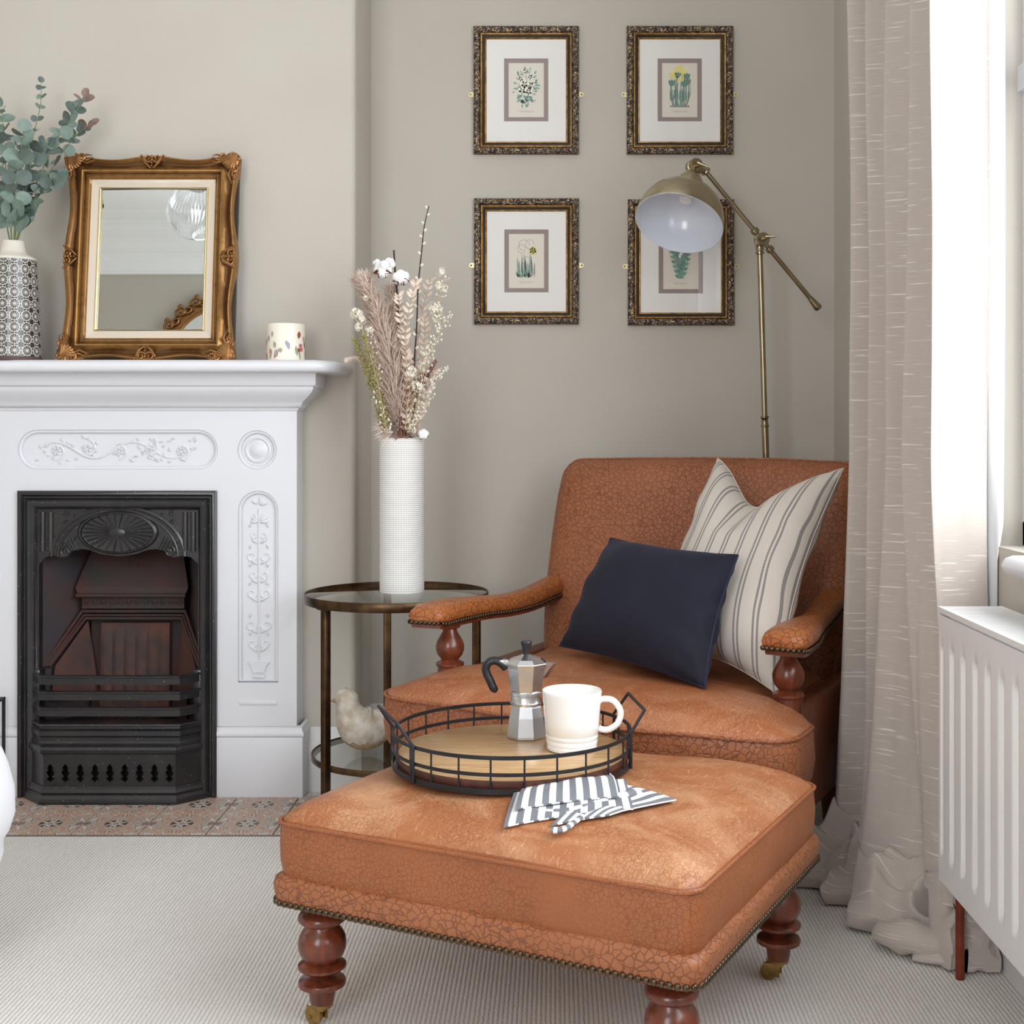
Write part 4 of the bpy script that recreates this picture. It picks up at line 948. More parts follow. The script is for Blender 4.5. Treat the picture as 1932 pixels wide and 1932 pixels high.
def posy(c, r, cnt, seed, o):
    rnd = random.Random(seed); b = MB()
    for i in range(cnt):
        d = V((rnd.gauss(0, 1), rnd.gauss(0, 1), rnd.gauss(0, 1))).normalized(); p = c+d*r*rnd.uniform(.5, 1); s1_ = d.orthogonal().normalized()
        for k in range(4):
            a = k*PI/2+rnd.random(); q = Matrix.Rotation(a, 3, d) @ s1_; t_ = d.cross(q)*r*.16; b.add([p, p+q*r*.25+t_+d*r*.08, p+q*r*.42+d*r*.02, p+q*r*.25-t_+d*r*.08], [(0, 1, 2), (0, 2, 3)], 0, False)
    return b.build('flower_cluster', m_cream, o, world=True, weld=False)
for lab, px_, Y, cl in (('white everlasting stem at the upper left of the bunch', [(728, 800), (712, 720), (690, 640), (672, 580)], 3.28, [(672, 590, .013), (682, 603, .010), (676, 617, .009), (697, 622, .009), (690, 562, .006)]),
                        ('white everlasting stem with large blooms leaning right', [(770, 800), (790, 700), (815, 610), (826, 560), (834, 515)], 3.30, [(833, 514, .0095), (829, 540, .011), (822, 582, .015), (826, 600, .012), (838, 545, .009)]),
                        ('short white everlasting stem with two blooms above the rim', [(765, 810), (770, 760), (776, 705)], 3.27, [(775, 702, .0125)]),
                        ('short white everlasting stem tilted right of centre', [(770, 815), (778, 770), (787, 728)], 3.26, [(787, 728, .0125), (800, 668, .005)])):
    o, p = flower('everlasting_stem', lab, px_, Y)
    for i, (u, v, r) in enumerate(cl): posy(at(u, v, Y), r*1.35, 26, i+len(lab), o)
lf = MB(); L_ = .020
lf.add([(0, 0, 0), (L_*.3, L_*.20, .0008), (L_*.65, L_*.20, .001), (L_, 0, .0), (L_*.65, -L_*.20, .001), (L_*.3, -L_*.20, .0008), (L_*.5, 0, -.0012)], [(0, 1, 6), (1, 2, 6), (2, 3, 6), (3, 4, 6), (4, 5, 6), (5, 0, 6)], 0, True)
lfm = None
for lab, px_, Y, i0 in (('bleached ruscus stem left of the willow branch', [(765, 800), (768, 720), (765, 640), (775, 570), (785, 535)], 3.30, 10), ('bleached ruscus stem crossing behind the willow branch', [(772, 800), (782, 700), (795, 600), (812, 530)], 3.38, 12),
                        ('bleached ruscus stem in the middle of the bunch', [(768, 800), (775, 740), (770, 680), (757, 620), (752, 560)], 3.31, 10), ('low bleached ruscus stem on the right', [(780, 820), (798, 770), (810, 720), (822, 700)], 3.33, 8),
                        ('bleached ruscus stem on the right below the white blooms', [(778, 800), (792, 720), (800, 660), (802, 600)], 3.34, 10)):
    o, p = flower('ruscus_stem', lab, px_, Y); n = len(p)
    for i in range(i0, n, 1):
        d = (p[i]-p[i-1]).normalized()
        for sg in (-1, 1):
            mm = axis_m(p[i]-V(pm[o.name].translation), V((sg*.3, -1, .1))) ; dirv = (d*.75+V((sg*.75, -.15, .1))).normalized(); z_ = V((0, -1, 0)); z_ = (z_-dirv*z_.dot(dirv)).normalized(); y_ = z_.cross(dirv)
            mm = Matrix.Translation(p[i]-V(pm[o.name].translation)) @ Matrix((dirv, y_, z_)).transposed().to_4x4() @ Matrix.Rotation(.9*math.sin(i*2.3+sg*1.7), 4, 'X') @ Matrix.Scale(.95+.22*math.sin(i*2.1+sg), 4)
            if lfm is None: c_ = lf.build('leaf', m_pale, o); lfm = c_.data; c_.matrix_local = mm
            else: inst(lfm, 'leaf', o, mm)
rnd = random.Random(3)
for lab, px_ in (('thin stem of tiny bleached seed pods, furthest right', [(778, 800), (800, 720), (825, 640), (850, 598)]), ('thin seed pod stem arching low to the right', [(775, 815), (800, 770), (822, 725), (838, 700)]), ('thin seed pod stem leaning left of the plume', [(730, 815), (716, 760), (711, 700), (700, 640)]), ('thin seed pod stem behind the white blooms', [(776, 810), (800, 700), (818, 640), (838, 530)])):
    o, p = flower('seed_pod_stem', lab, px_, 3.29); b = MB(); n = len(p)
    for i in range(7, n):
        for k in range(3):
            e_ = p[i]+V((rnd.uniform(-.014, .014), rnd.uniform(-.008, .004), rnd.uniform(-.002, .014))); b.tube([p[i], e_], .0004, 3); b.ball(e_, rnd.uniform(.0018, .0034), 6, 4, (.8, .8, 1.2))
    b.build('seed_pods', m_cream, o, world=True, kind='stuff')
# ------------------------------------------------------------------ bird ornament on the lower glass shelf
m_bird = M('distressed_white_wood', 'E2DCD2', .8, c2='BFAE98', vs=34, bump=.2, bs=60); m_birdb = M('bare_wood', 'A98B68', .7, c2='BFA480', vs=60)
bird = thing('bird_ornament', (-.500, 3.315, .170), 'distressed white carved wooden bird on the lower glass shelf', 'ornament', .35)
bst = spline([(-.046, .172, .004), (-.047, .166, .020), (-.047, .152, .030), (-.044, .134, .031), (-.040, .116, .034), (-.030, .092, .047), (-.008, .068, .056), (.024, .066, .052), (.056, .082, .036), (.086, .102, .021), (.112, .118, .012), (.124, .125, .003)], 6)
def birdf(a, t):
    k_ = round(t*(len(bst)-1)); p = bst[k_]; q = bst[min(k_+1, len(bst)-1)]-bst[max(k_-1, 0)]; d = V((q.x, 0, q.y)).normalized(); n_ = V((-d.z, 0, d.x))
    c, sn = math.cos(a*2*PI), math.sin(a*2*PI); r = p.z; v = V((p.x, 0, p.y))+n_*r*sn+V((0, 1, 0))*r*c*.86; return (v.x, v.y, max(v.z, 0))
b = MB(); b.grid(birdf, 48, len(bst)-1, cu=True)
for q_, f_ in enumerate(b.f):
    if sum(b.v[i_][2] for i_ in f_)/4 < .034+.004*math.sin(q_*1.7): b.mi[q_] = 1
b.build('body', [m_bird, m_birdb], bird)
b = MB(); b.lathe([(0, 0), (.022, 0), (.012, .018), (0, .03)], 12, Matrix.Translation((-.068, 0, .142)) @ Matrix.Rotation(-1.5, 4, 'Y') @ Matrix.Diagonal((.4, .4, .8, 1))); b.build('beak', m_birdb, bird)

# ------------------------------------------------------------------ brass floor lamp
LB = V((.634, 3.66, 0)); lamp = thing('floor_lamp', tuple(LB), 'antique brass floor lamp with domed shade behind the armchair', 'floor lamp')
b = MB(); b.lathe([(0, 0), (.125, 0), (.13, .004), (.128, .010), (.10, .018), (.03, .028), (.016, .04), (0, .04)], 48); b.build('base', m_abrass, lamp)
jt = at(1433, 455, 3.62)-LB; jm = at(1443, 795, 3.64)-LB
b = MB(); b.tube([(0, 0, .03), tuple(jm)], .0098, 16); b.build('lower_pole', m_abrass, lamp)
b = MB(); b.tube([tuple(jm), tuple(jt)], .0082, 16); b.build('upper_pole', m_abrass, lamp)
b = MB(); d_ = (jt-jm).normalized(); b.lathe([(.0098, -.016), (.0125, -.014), (.0125, -.011), (.010, -.009), (.0092, 0), (.010, .009), (.0125, .011), (.0125, .014), (.0082, .016)], 20, axis_m(jm, d_)); b.build('pole_collar', m_abrass, lamp)
b = MB(); b.lathe([(.0082, -.038), (.0125, -.036), (.0125, -.031), (.010, -.029), (.012, -.020), (.012, -.012), (0, -.008)], 20, axis_m(jt, d_))
ay = axis_m(jt+V((.004, -.016, .002)), (.25, -1, 0)); b.lathe([(0, -.016), (.018, -.016), (.019, -.013), (.019, -.004), (.0165, -.002), (.0165, .002), (.019, .004), (.019, .013), (.018, .016), (0, .016)], 24, ay)
b.tube([tuple(jt+V((.006, -.03, .002))), tuple(jt+V((.018, -.062, .004)))], [.007, .005], 10); b.tube([tuple(jt+V((.008, -.058, .004))), tuple(jt+V((.034, -.066, .003)))], [.005, .003], 8)
b.build('joint_clamp', m_abrass, lamp)
A0 = at(1330, 322, 3.585)-LB; A1 = at(1533, 568, 3.67)-LB; ad = (A1-A0).normalized(); jc = A0+(A1-A0)*.52
b = MB(); b.tube([tuple(A0), tuple(A1)], .0068, 14); b.build('arm', m_brass2 if False else m_abrass, lamp)
b = MB()
for q in (A0+(A1-A0)*.46, A0+(A1-A0)*.60): b.lathe([(.0068, -.010), (.012, -.008), (.0125, 0), (.012, .006), (.0068, .009)], 18, axis_m(q, ad))
b.build('arm_collar', m_abrass, lamp)
b = MB(); b.lathe([(.0075, -.012), (.0085, -.006), (.0115, .018), (.0125, .026), (.010, .030), (0, .031)], 18, axis_m(A1, ad)); b.build('arm_end_cap', m_abrass, lamp)
OC = at(1281, 422, 3.45); ax = V((.254, .48, .837)).normalized()          # opening centre, axis towards the cap
SR = .1215
dome = [(SR, 0), (SR*1.003, .003)]+[(SR*math.cos(a)**.8 if a < 1.5 else 0, .004+.118*math.sin(a)) for a in [i*1.20/12 for i in range(1, 13)]]
rT, zT = dome[-1]
prof = dome+[(rT*.97, zT+.002), (.040, zT+.003), (.038, zT+.006), (.0385, zT+.012), (.0375, zT+.028), (.033, zT+.045), (.026, zT+.058), (.016, zT+.066), (.012, zT+.070), (.012, zT+.082), (0, zT+.082)]
b = MB(); b.lathe(prof, 64, axis_m(OC-LB, ax)); b.build('shade', M('brushed_brass_shade', 'C4B99E', .27, 1, 'AFA388', 6, bump=.05, bs=30), lamp)
b = MB(); b.lathe([(SR, 0), (SR*.99, -.0005)]+[(r*.985, z-.001) for r, z in dome[1:]]+[(0, zT-.002)], 64, axis_m(OC-LB, ax)); b.build('shade_lining', m_shadein, lamp)
b = MB(); b.lathe([(.018, zT+.01), (.018, zT-.03), (.014, zT-.034), (0, zT-.034)], 20, axis_m(OC-LB, ax)); b.build('bulb_holder', m_mug, lamp)
kn = OC-LB+ax*(zT+.098); b = MB(); km = axis_m(kn, (.45, -1, .1)); b.lathe([(0, -.020), (.019, -.020), (.020, -.017), (.020, -.006), (.017, -.004), (.017, 0), (.020, .002), (.020, .012), (.018, .015), (0, .015)], 28, km)
b.tube([tuple(kn), tuple(kn+V((.012, -.040, -.002)))], [.008, .006], 10); b.tube([tuple(kn+V((.004, -.036, .002))), tuple(kn+V((.032, -.044, -.012)))], [.006, .003], 8)
b.tube([tuple(kn-ax*.02), tuple(OC-LB+ax*(zT+.07))], .010, 14); b.tube([tuple(kn+V((.006, 0, -.010))), tuple(A0)], [.012, .009], 14)
b.lathe([(.0075, -.002), (.014, .0), (.015, .006), (.010, .010)], 18, axis_m(A0, ad)); b.build('shade_knuckle', m_abrass, lamp)
# ------------------------------------------------------------------ gilt mirror leaning on the mantel
MW, MH = .236, .575
mir = thing('mirror', (-1.1135, 3.462, ZS+.001), 'ornate gilt framed rectangular mirror leaning against the wall on the mantel shelf', 'mirror', rot=(-math.radians(6.3), 0, 0))
prof = [(0, -.030), (0, .006), (.003, .013), (.007, .014), (.010, .010), (.016, .004), (.026, .002), (.036, .008), (.042, .013), (.046, .012), (.049, .006), (.051, .003), (.058, .003), (.060, .0), (.064, -.002), (.066, -.008)]
def per_pt(t):   # perimeter of the rectangle, corner to corner
    t = t*4; k = int(t) % 4; f = t-int(t); return k, f
def frm(t, c):
    k, f = per_pt(t if t < 1 else 0); i = round(c*(len(prof)-1)); d, h = prof[i]
    fade = max(0, 1-d/.04); wv = .012*(math.sin(f*2*PI)**2)*fade; d = d+wv; h = h*(1 if h > 0 else 1)
    cs = [(-MW, 0, 1, 1), (MW, 0, -1, 1), (MW, MH, -1, -1), (-MW, MH, 1, -1)]
    a, b_ = cs[k], cs[(k+1) % 4]; pa = (a[0]+a[2]*d, a[1]+a[3]*d); pb = (b_[0]+b_[2]*d, b_[1]+b_[3]*d)
    return (pa[0]+(pb[0]-pa[0])*f, -h, pa[1]+(pb[1]-pa[1])*f)
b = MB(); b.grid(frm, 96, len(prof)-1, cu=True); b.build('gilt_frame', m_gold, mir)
b = MB(); dd = .0545
for x0, z0, x1, z1 in ((-MW+dd, dd, MW-dd, dd), (MW-dd, dd, MW-dd, MH-dd), (MW-dd, MH-dd, -MW+dd, MH-dd), (-MW+dd, MH-dd, -MW+dd, dd)):
    L_ = math.hypot(x1-x0, z1-z0); n = int(L_/.0048)
    for i in range(n): t = (i+.5)/n; b.ball((x0+(x1-x0)*t, -.004, z0+(z1-z0)*t), .0022, 5, 4)
b.build('beading', m_gold2, mir, kind='stuff')
def rectring(x, z0, z1, d0, d1, h0, h1):
    b = MB(); cs = [(-x, z0, 1, 1), (x, z0, -1, 1), (x, z1, -1, -1), (-x, z1, 1, -1)]
    b.add([(c[0]+c[2]*d, -h, c[1]+c[3]*d) for c in cs for d, h in ((d0, h0), (d1, h1))], [(2*j, 2*j+1, (2*j+3) % 8, (2*j+2) % 8) for j in range(4)], 0, False); return b
rectring(MW, 0, MH, .064, .086, -.004, -.010).build('linen_liner', m_linmat, mir)
b = MB(); q = .088; b.tube([(-MW+q, .010, q), (MW-q, .010, q), (MW-q, .010, MH-q), (-MW+q, .010, MH-q)], .0042, 8, closed=True); b.build('inner_slip', m_goldpale, mir)
MB().add([(-MW+q, .014, q), (MW-q, .014, q), (MW-q, .014, MH-q), (-MW+q, .014, MH-q)], [(0, 1, 2, 3)], 0, False).build('mirror_glass', m_mirror, mir)
MB().box(-MW+.004, MW-.004, .018, .030, .004, MH-.004).build('backing_board', m_framedark, mir)
def orn_c(b, x, z, ax_, az_, r=.0040):        # corner: shell fan, two scrolls, leaf sprays along both members
    def P(a, c, y=-.016): return (x+ax_*a, y, z+az_*c)
    def spr(cx, cz, rr, a0, tn, dr, rad):
        n = 20; b.tube([P(cx+rr*(1-.85*i/n)*math.cos(a0+dr*tn*2*PI*i/n), cz+rr*(1-.85*i/n)*math.sin(a0+dr*tn*2*PI*i/n)) for i in range(n+1)], [rad*(1-.5*i/n) for i in range(n+1)], 7)
    for k in range(7):
        a = math.radians(5+k*13.5); b.tube([P(.012, .012), P(.012+.030*math.cos(a), .012+.030*math.sin(a), -.020), P(.012+.036*math.cos(a), .012+.036*math.sin(a))], [.003, .0056, .004], 7)
    b.ball(P(.020, .020, -.010), .024, 14, 8, (1, .45, 1))
    spr(.044, .010, .012, 2.6, 1.3, -1, r*1.2); spr(.010, .044, .012, -1.1, 1.3, 1, r*1.2); spr(.006, .012, .010, 0, 1.2, 1, r); spr(.018, .004, .008, 2, 1.2, -1, r)
    for sw in (0, 1):
        for i in range(7):
            a0 = .052+i*.0055; off = .016+.003*math.sin(i*1.3); p = (a0, off) if not sw else (off, a0)
            b.ball(P(*p), .0046-.0004*i, 8, 5, (1, .8, 1))
        pp = [(.04, .020), (.062, .028), (.082, .020)]; b.tube([P(*(p if not sw else p[::-1])) for p in pp], [.003, .0035, .001], 6)
        pp = [(.04, .012), (.060, .004), (.074, .006)]; b.tube([P(*(p if not sw else p[::-1])) for p in pp], [.003, .003, .001], 6)
for sx, sz in ((-1, 0), (1, 0), (1, 1), (-1, 1)):
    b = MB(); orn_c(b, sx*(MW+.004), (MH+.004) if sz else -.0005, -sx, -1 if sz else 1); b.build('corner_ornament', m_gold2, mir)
def orn_m(b, x, z, tx, tz, nx, nz):           # mid-side cartouche: two mirrored scrolls and a drop
    def P(a, c, y=-.015): return (x+tx*a+nx*c, y, z+tz*a+nz*c)
    for sg in (-1, 1):
        n = 20; b.tube([P(sg*(.012+.012*(1-.8*i/n)*math.cos(2.9-1.25*2*PI*i/n)), .012+.012*(1-.8*i/n)*math.sin(2.9-1.25*2*PI*i/n)) for i in range(n+1)], [.0036*(1-.5*i/n) for i in range(n+1)], 7)
        b.tube([P(sg*.026, .010), P(sg*.018, .026, -.018), P(sg*.003, .040)], [.0035, .0038, .002], 7); b.ball(P(sg*.030, .006), .004, 8, 5)
    for i in range(4): b.ball(P(0, .010+.008*i, -.019), .0052-.0008*i, 8, 6)
for x, z, tx, tz, nx, nz in ((0, MH+.002, 1, 0, 0, -1), (0, .000, 1, 0, 0, 1), (-MW-.002, MH/2, 0, 1, 1, 0), (MW+.002, MH/2, 0, 1, -1, 0)):
    b = MB(); orn_m(b, x, z, tx, tz, nx, nz); b.build('side_ornament', m_gold2, mir)
# ------------------------------------------------------------------ candle
can = thing('candle', (-.733, 3.455, ZS), 'cream scented candle with pressed dried petals at the right end of the mantel', 'candle')
m_wax = M('cream_wax', 'EFE8DA', .45, Subsurface_Weight=.2, Subsurface_Radius=(.02, .012, .006))
b = MB(); b.lathe([(0, 0), (.048, 0), (.051, .002), (.0515, .006), (.0515, .098), (.0505, .1005), (.048, .101), (.046, .098), (.044, .084), (0, .082)], 56); b.build('wax_body', m_wax, can)
b = MB(); b.tube([(0, 0, .08), (.002, 0, .094)], .0012, 6); b.build('wick', m_framedark, can)
rnd = random.Random(12); pm_ = [M('petal_lilac', 'A9A3B8', .8), M('petal_rose', 'B4706A', .8), M('petal_brown', '8E5A3C', .8), M('leaf_sage', 'A2A68E', .8)]
b = MB()
for i in range(58):
    a = rnd.uniform(0, 2*PI); z = .012+rnd.random()**1.2*.064; l = rnd.uniform(.012, .030); w_ = rnd.uniform(.006, .013); tl = rnd.uniform(-.6, .6); R1 = .0519+i*.000006
    def Q(s_, t_): aa = a+(s_*math.cos(tl)-t_*math.sin(tl))/R1; return (R1*math.cos(aa), R1*math.sin(aa), z+s_*math.sin(tl)+t_*math.cos(tl))
    b.add([Q(0, -l/2), Q(w_/2, -l*.15), Q(w_/2, l*.2), Q(0, l/2), Q(-w_/2, l*.2), Q(-w_/2, -l*.15)], [(0, 1, 2, 3, 4, 5)], i % 4, False)
b.build('pressed_petals', pm_, can, kind='stuff')
# ------------------------------------------------------------------ patterned vase and eucalyptus
def star_mat():
    t = NT('black_white_star_glaze'); sp = t.n('SeparateXYZ', {0: t.coord('UV')})
    def cell(off):
        a = t.math('SUBTRACT', t.math('FRACT', t.math('ADD', t.math('MULTIPLY', sp.outputs[0], 14), off)), .5); c = t.math('SUBTRACT', t.math('FRACT', t.math('ADD', t.math('MULTIPLY', sp.outputs[1], 8.4), off)), .5)
        r = t.math('SQRT', t.math('ADD', t.math('MULTIPLY', a, a), t.math('MULTIPLY', c, c))); th = t.math('ARCTAN2', c, a)
        ray = t.math('ABSOLUTE', t.math('SINE', t.math('MULTIPLY', th, 6))); return r, ray
    r, ray = cell(0); rr = t.math('MULTIPLY', ray, r)
    l1 = t.ramp(rr, [(.085, (1, 1, 1, 1)), (.11, (0, 0, 0, 1))])
    ring = t.ramp(t.math('ABSOLUTE', t.math('SUBTRACT', r, .42)), [(.025, (1, 1, 1, 1)), (.045, (0, 0, 0, 1))])
    ring2 = t.ramp(t.math('ABSOLUTE', t.math('SUBTRACT', r, .22)), [(.015, (1, 1, 1, 1)), (.035, (0, 0, 0, 1))])
    m_ = t.math('MAXIMUM', l1, ring)
    return t.fin(t.mix(m_, lin('33302F'), lin('D2CDC6')), .22, t.bump(m_, .4, .001), Coat_Weight=.3)
pv = thing('patterned_vase', (-1.468, 3.44, ZS), 'black and white star patterned ceramic vase with cream neck on the mantel', 'vase')
Yv = 3.44; sv = Yv/F
b = MB(); n = 12; b.lathe([(.0735-.0125*(i/n)**1.1, .010+.262*i/n) for i in range(n+1)], 64); b.build('glazed_body', star_mat(), pv)
b = MB(); b.lathe([(.0610, .272), (.060, .276), (.052, .282), (.040, .288), (.034, .296), (.030, .312), (.0288, .322), (.0285, .324), (.026, .324), (.026, .30)], 48); b.build('neck', M('cream_glaze', 'E6E0D3', .2, Coat_Weight=.4), pv)
b = MB(); b.lathe([(0, 0), (.072, 0), (.0742, .003), (.0742, .010), (.0733, .0105)], 48); b.build('foot_ring', M('brown_clay', '5A4640', .6), pv)
m_euc = [M('eucalyptus_leaf', '86988E', .6, c2='74897E', vs=30), M('dark_eucalyptus_leaf', '5C6A64', .6, c2='6A7872', vs=30), M('blushed_eucalyptus_leaf', '8D8578', .6, c2='9A6E68', vs=30)]
def euleaf():
    b = MB(); n = 14; R_ = .021
    rim = [(R_*(1+.96*math.cos(PI+2*PI*i/n))*(.96), R_*.92*math.sin(PI+2*PI*i/n)*(1-.1*math.cos(PI+2*PI*i/n)), .004*abs(math.sin(2*PI*i/n))) for i in range(n)]
    mid = [(R_*(1+.5*math.cos(PI+2*PI*i/n)), R_*.45*math.sin(PI+2*PI*i/n), .0005) for i in range(n)]
    b.add(rim+mid+[(R_, 0, -.0008)], [(i, (i+1) % n, n+(i+1) % n, n+i) for i in range(n)]+[(n+i, n+(i+1) % n, 2*n) for i in range(n)]); return b
lms = []
EB = V((-1.468, 3.44, ZS+.29)); rnd = random.Random(21)
brs = [('tall eucalyptus stem rising to the topmost leaf', [(32, 400), (45, 330), (62, 260), (76, 200), (78, 158)], 3.43, 15, .62),
       ('eucalyptus stem leaning right to the reddish tip', [(45, 400), (80, 320), (110, 260), (140, 215), (158, 185)], 3.40, 17, .95),
       ('eucalyptus stem reaching right above the mirror corner', [(50, 400), (85, 340), (120, 285), (150, 250), (170, 236)], 3.46, 14, .85),
       ('eucalyptus stem on the left rising to the image edge', [(20, 400), (12, 330), (8, 260), (3, 205)], 3.42, 16, 1.0),
       ('short eucalyptus stem in the middle of the bunch', [(36, 400), (48, 340), (70, 285), (96, 268)], 3.38, 16, 1.05),
       ('short eucalyptus stem arching low to the right', [(45, 410), (70, 370), (98, 350), (112, 335)], 3.40, 13, .9),
       ('front eucalyptus stem with large pale leaves', [(30, 410), (30, 350), (38, 290), (45, 250)], 3.35, 15, 1.15),
       ('eucalyptus stem leaning left out of the picture', [(10, 410), (-15, 350), (-45, 290), (-60, 230)], 3.42, 14, 1.0)]
for bi, (lab, px_, Y, cnt, sc) in enumerate(brs):
    cnt = int(cnt*.85)
    pts = spline([EB]+[at(22+(px_[0][0]-22)*.55, 440, Y*.4+3.44*.6)]+[at(u, v, Y) for u, v in px_], 8); o = thing('eucalyptus_stem', tuple(EB), lab, 'foliage')
    n = len(pts); MB().tube(pts, [.0022*(1-.6*i/n) for i in range(n)], 6).build('stem', M('green_stem_%d' % bi, '7E8B5E', .7) if bi == 0 else bpy.data.materials['green_stem_0'], o, world=True)
    for i in range(cnt):
        f = n*.30+(n*.69)*(i/(cnt-1)); k = min(int(f), n-2); p = pts[k].lerp(pts[k+1], f-k); d = (pts[k+1]-pts[k]).normalized()
        for sg in ((-1, 1) if i < cnt-1 else (0,)):
            a = i*1.35+rnd.uniform(-.3, .3)+(PI if sg > 0 else 0); side = V((math.cos(a), math.sin(a)*.8-.15, 0)); dv = (side*(1 if sg else .1)+d*.45+V((0, 0, .05))).normalized()
            nz_ = V((rnd.uniform(-.8, .8), -1, rnd.uniform(-.5, 1.2))); nz_ = (nz_-dv*nz_.dot(dv)).normalized(); yy = nz_.cross(dv); s_ = sc*rnd.uniform(.85, 1.3)*(1-.32*(i/cnt))
            mm = Matrix.Translation(p-EB) @ Matrix((dv, yy, nz_)).transposed().to_4x4() @ Matrix.Scale(s_, 4)
            q = 2 if (bi in (1, 2) and i > cnt*.8) else (1 if rnd.random() < .38 else 0)
            while len(lms) <= q:
                c_ = euleaf().build('leaf', m_euc[len(lms)], o); lms.append(c_.data); bpy.data.objects.remove(c_); lms[-1].name = 'leaf'
            inst(lms[q], 'leaf', o, mm)
# ------------------------------------------------------------------ four framed botanical prints
def botanical(b, kind, seed):
    rnd = random.Random(seed)
    def lf_(x, z, a, l, w_, mi, y):
        ca, sa = math.cos(a), math.sin(a); q = [(0, 0), (.3*l, w_/2), (.7*l, w_*.4), (l, 0), (.7*l, -w_*.4), (.3*l, -w_/2)]
        b.add([(x+u*ca-v*sa, y, z+u*sa+v*ca) for u, v in q], [tuple(range(6))], mi, False)
    def line(pts, w_, mi, y): b.tube([(x, y, z) for x, z in pts], w_, 4, mi=mi, flat=.3, up=(0, 1, 0))
    def bloom(x, z, r, mi, mc, y, k=5):
        for j in range(k): a = 2*PI*j/k+rnd.random()*.4; lf_(x-.1*r*math.cos(a), z-.1*r*math.sin(a), a, r*1.08, r*1.0, 5, y+.00004); lf_(x, z, a, r, r*.92, mi, y-.00006)
        lf_(x-r*.2, z, 0, r*.4, r*.4, mc, y-.00014)
    y = -.0006
    if kind == 0:
        for i in range(54):
            a = rnd.uniform(0, 2*PI); r = rnd.uniform(.015, .042); x, z = r*.75*math.cos(a), .004+r*math.sin(a); lf_(x, z, a+rnd.uniform(-.5, .5), rnd.uniform(.006, .011), rnd.uniform(.003, .005), rnd.choice([7, 8, 7]), y+.0001*rnd.random())
        for i in range(16): x = rnd.uniform(-.02, .02); lf_(x, -.026+rnd.uniform(-.010, .006), rnd.uniform(.2, 2.9), .010, .004, 8, y)
        line([(0, .03), (.002, 0), (.004, -.04)], .0006, 8, y); line([(-.02, .01), (-.004, -.02), (0, -.038)], .0005, 8, y); line([(.022, .0), (.008, -.02), (.006, -.038)], .0005, 8, y)
        for x, z, r in ((-.004, .008, .013), (.012, .006, .011), (-.014, .020, .009), (.010, .024, .009), (.006, -.008, .011), (-.010, -.006, .012), (0, .034, .007), (-.012, .030, .006)): bloom(x, z, r, 9, 12, y-.0002-.0003*r/.013)
    elif kind == 1:
        for i in range(22):
            x = -.022+i*.0021; h = rnd.uniform(.035, .07); c = rnd.uniform(-.006, .006); line([(x*.75, -.040), (x+c, -.040+h*.5), (x+c*.3, -.040+h)], rnd.uniform(.0006, .0014), rnd.choice([7, 8, 8, 10]), y)
        for i in range(9): x = -.022+i*.0055; lf_(x, -.042, PI/2, .006, .005, 10 if i % 2 else 11, y-.0001); lf_(x, -.03, PI/2+rnd.uniform(-.2, .2), .03, .004, 8, y)
        for x, z, mi in ((-.018, .020, 8), (-.020, .004, 8), (-.008, .030, 8), (.002, .036, 8), (.010, .026, 8), (.018, .018, 10), (.020, .006, 10), (.002, .012, 8), (-.004, .020, 10), (.012, .002, 10)):
            yel = (mi == 8 and z > .01 and x < .015); m_ = 8 if not yel else 12
            for j in (-.5, 0, .5): lf_(x, z, PI/2+j, .016, .008, m_, y-.0002-.0001*j)
    elif kind == 2:
        for i in range(12):
            x = -.020+i*.0036; h = rnd.uniform(.04, .075); lf_(x, -.040, PI/2+rnd.uniform(-.12, .12), h*.8, .004, rnd.choice([7, 7, 10]), y)
        for i in range(18): lf_(rnd.uniform(-.022, .006), -.040, rnd.uniform(.5, 2.6), rnd.uniform(.008, .018), .003, 8, y-.0001)
        for cx, cz, r in ((-.006, .030, .013), (.008, .032, .011), (-.012, .022, .010), (.0, -.004, .010)): line([(cx+r*math.cos(t*.35), cz+r*.9*math.sin(t*.35)) for t in range(15)], .00035, 11, y-.0001); line([(cx, cz-r), (cx, -.036)], .0004, 11, y)
        bloom(.016, .018, .011, 12, 12, y-.0003, 6); bloom(.016, .018, .005, 12, 12, y-.0005, 6)
    else:
        for k in range(8):
            x0 = -.022+k*.006; xs = [(x0*.3, -.040), (x0*.8, -.010), (x0, .034)]
            line(xs, .0006, 8, y)
            for i in range(14):
                t = i/14; x = x0*.3+(x0-x0*.3)*min(1, t*1.4); z = -.038+t*.072; sg = 1 if i % 2 else -1; lf_(x, z, PI/2-sg*.9, .011, .0045, rnd.choice([7, 8, 7]), y-.0001*rnd.random())
        for i in range(8): lf_(rnd.uniform(-.012, .016), rnd.uniform(-.015, .025), PI/2+rnd.uniform(-.4, .4), .012, .007, rnd.choice([9, 10]), y-.0002)
    for r_, w_ in ((-.049, .040), (-.0515, .028)):
        x = -w_/2
        while x < w_/2: l = rnd.uniform(.0015, .005); b.box(x, x+l, y, y+.0001, r_-.0003, r_+.0003, 11); x += l+.0011
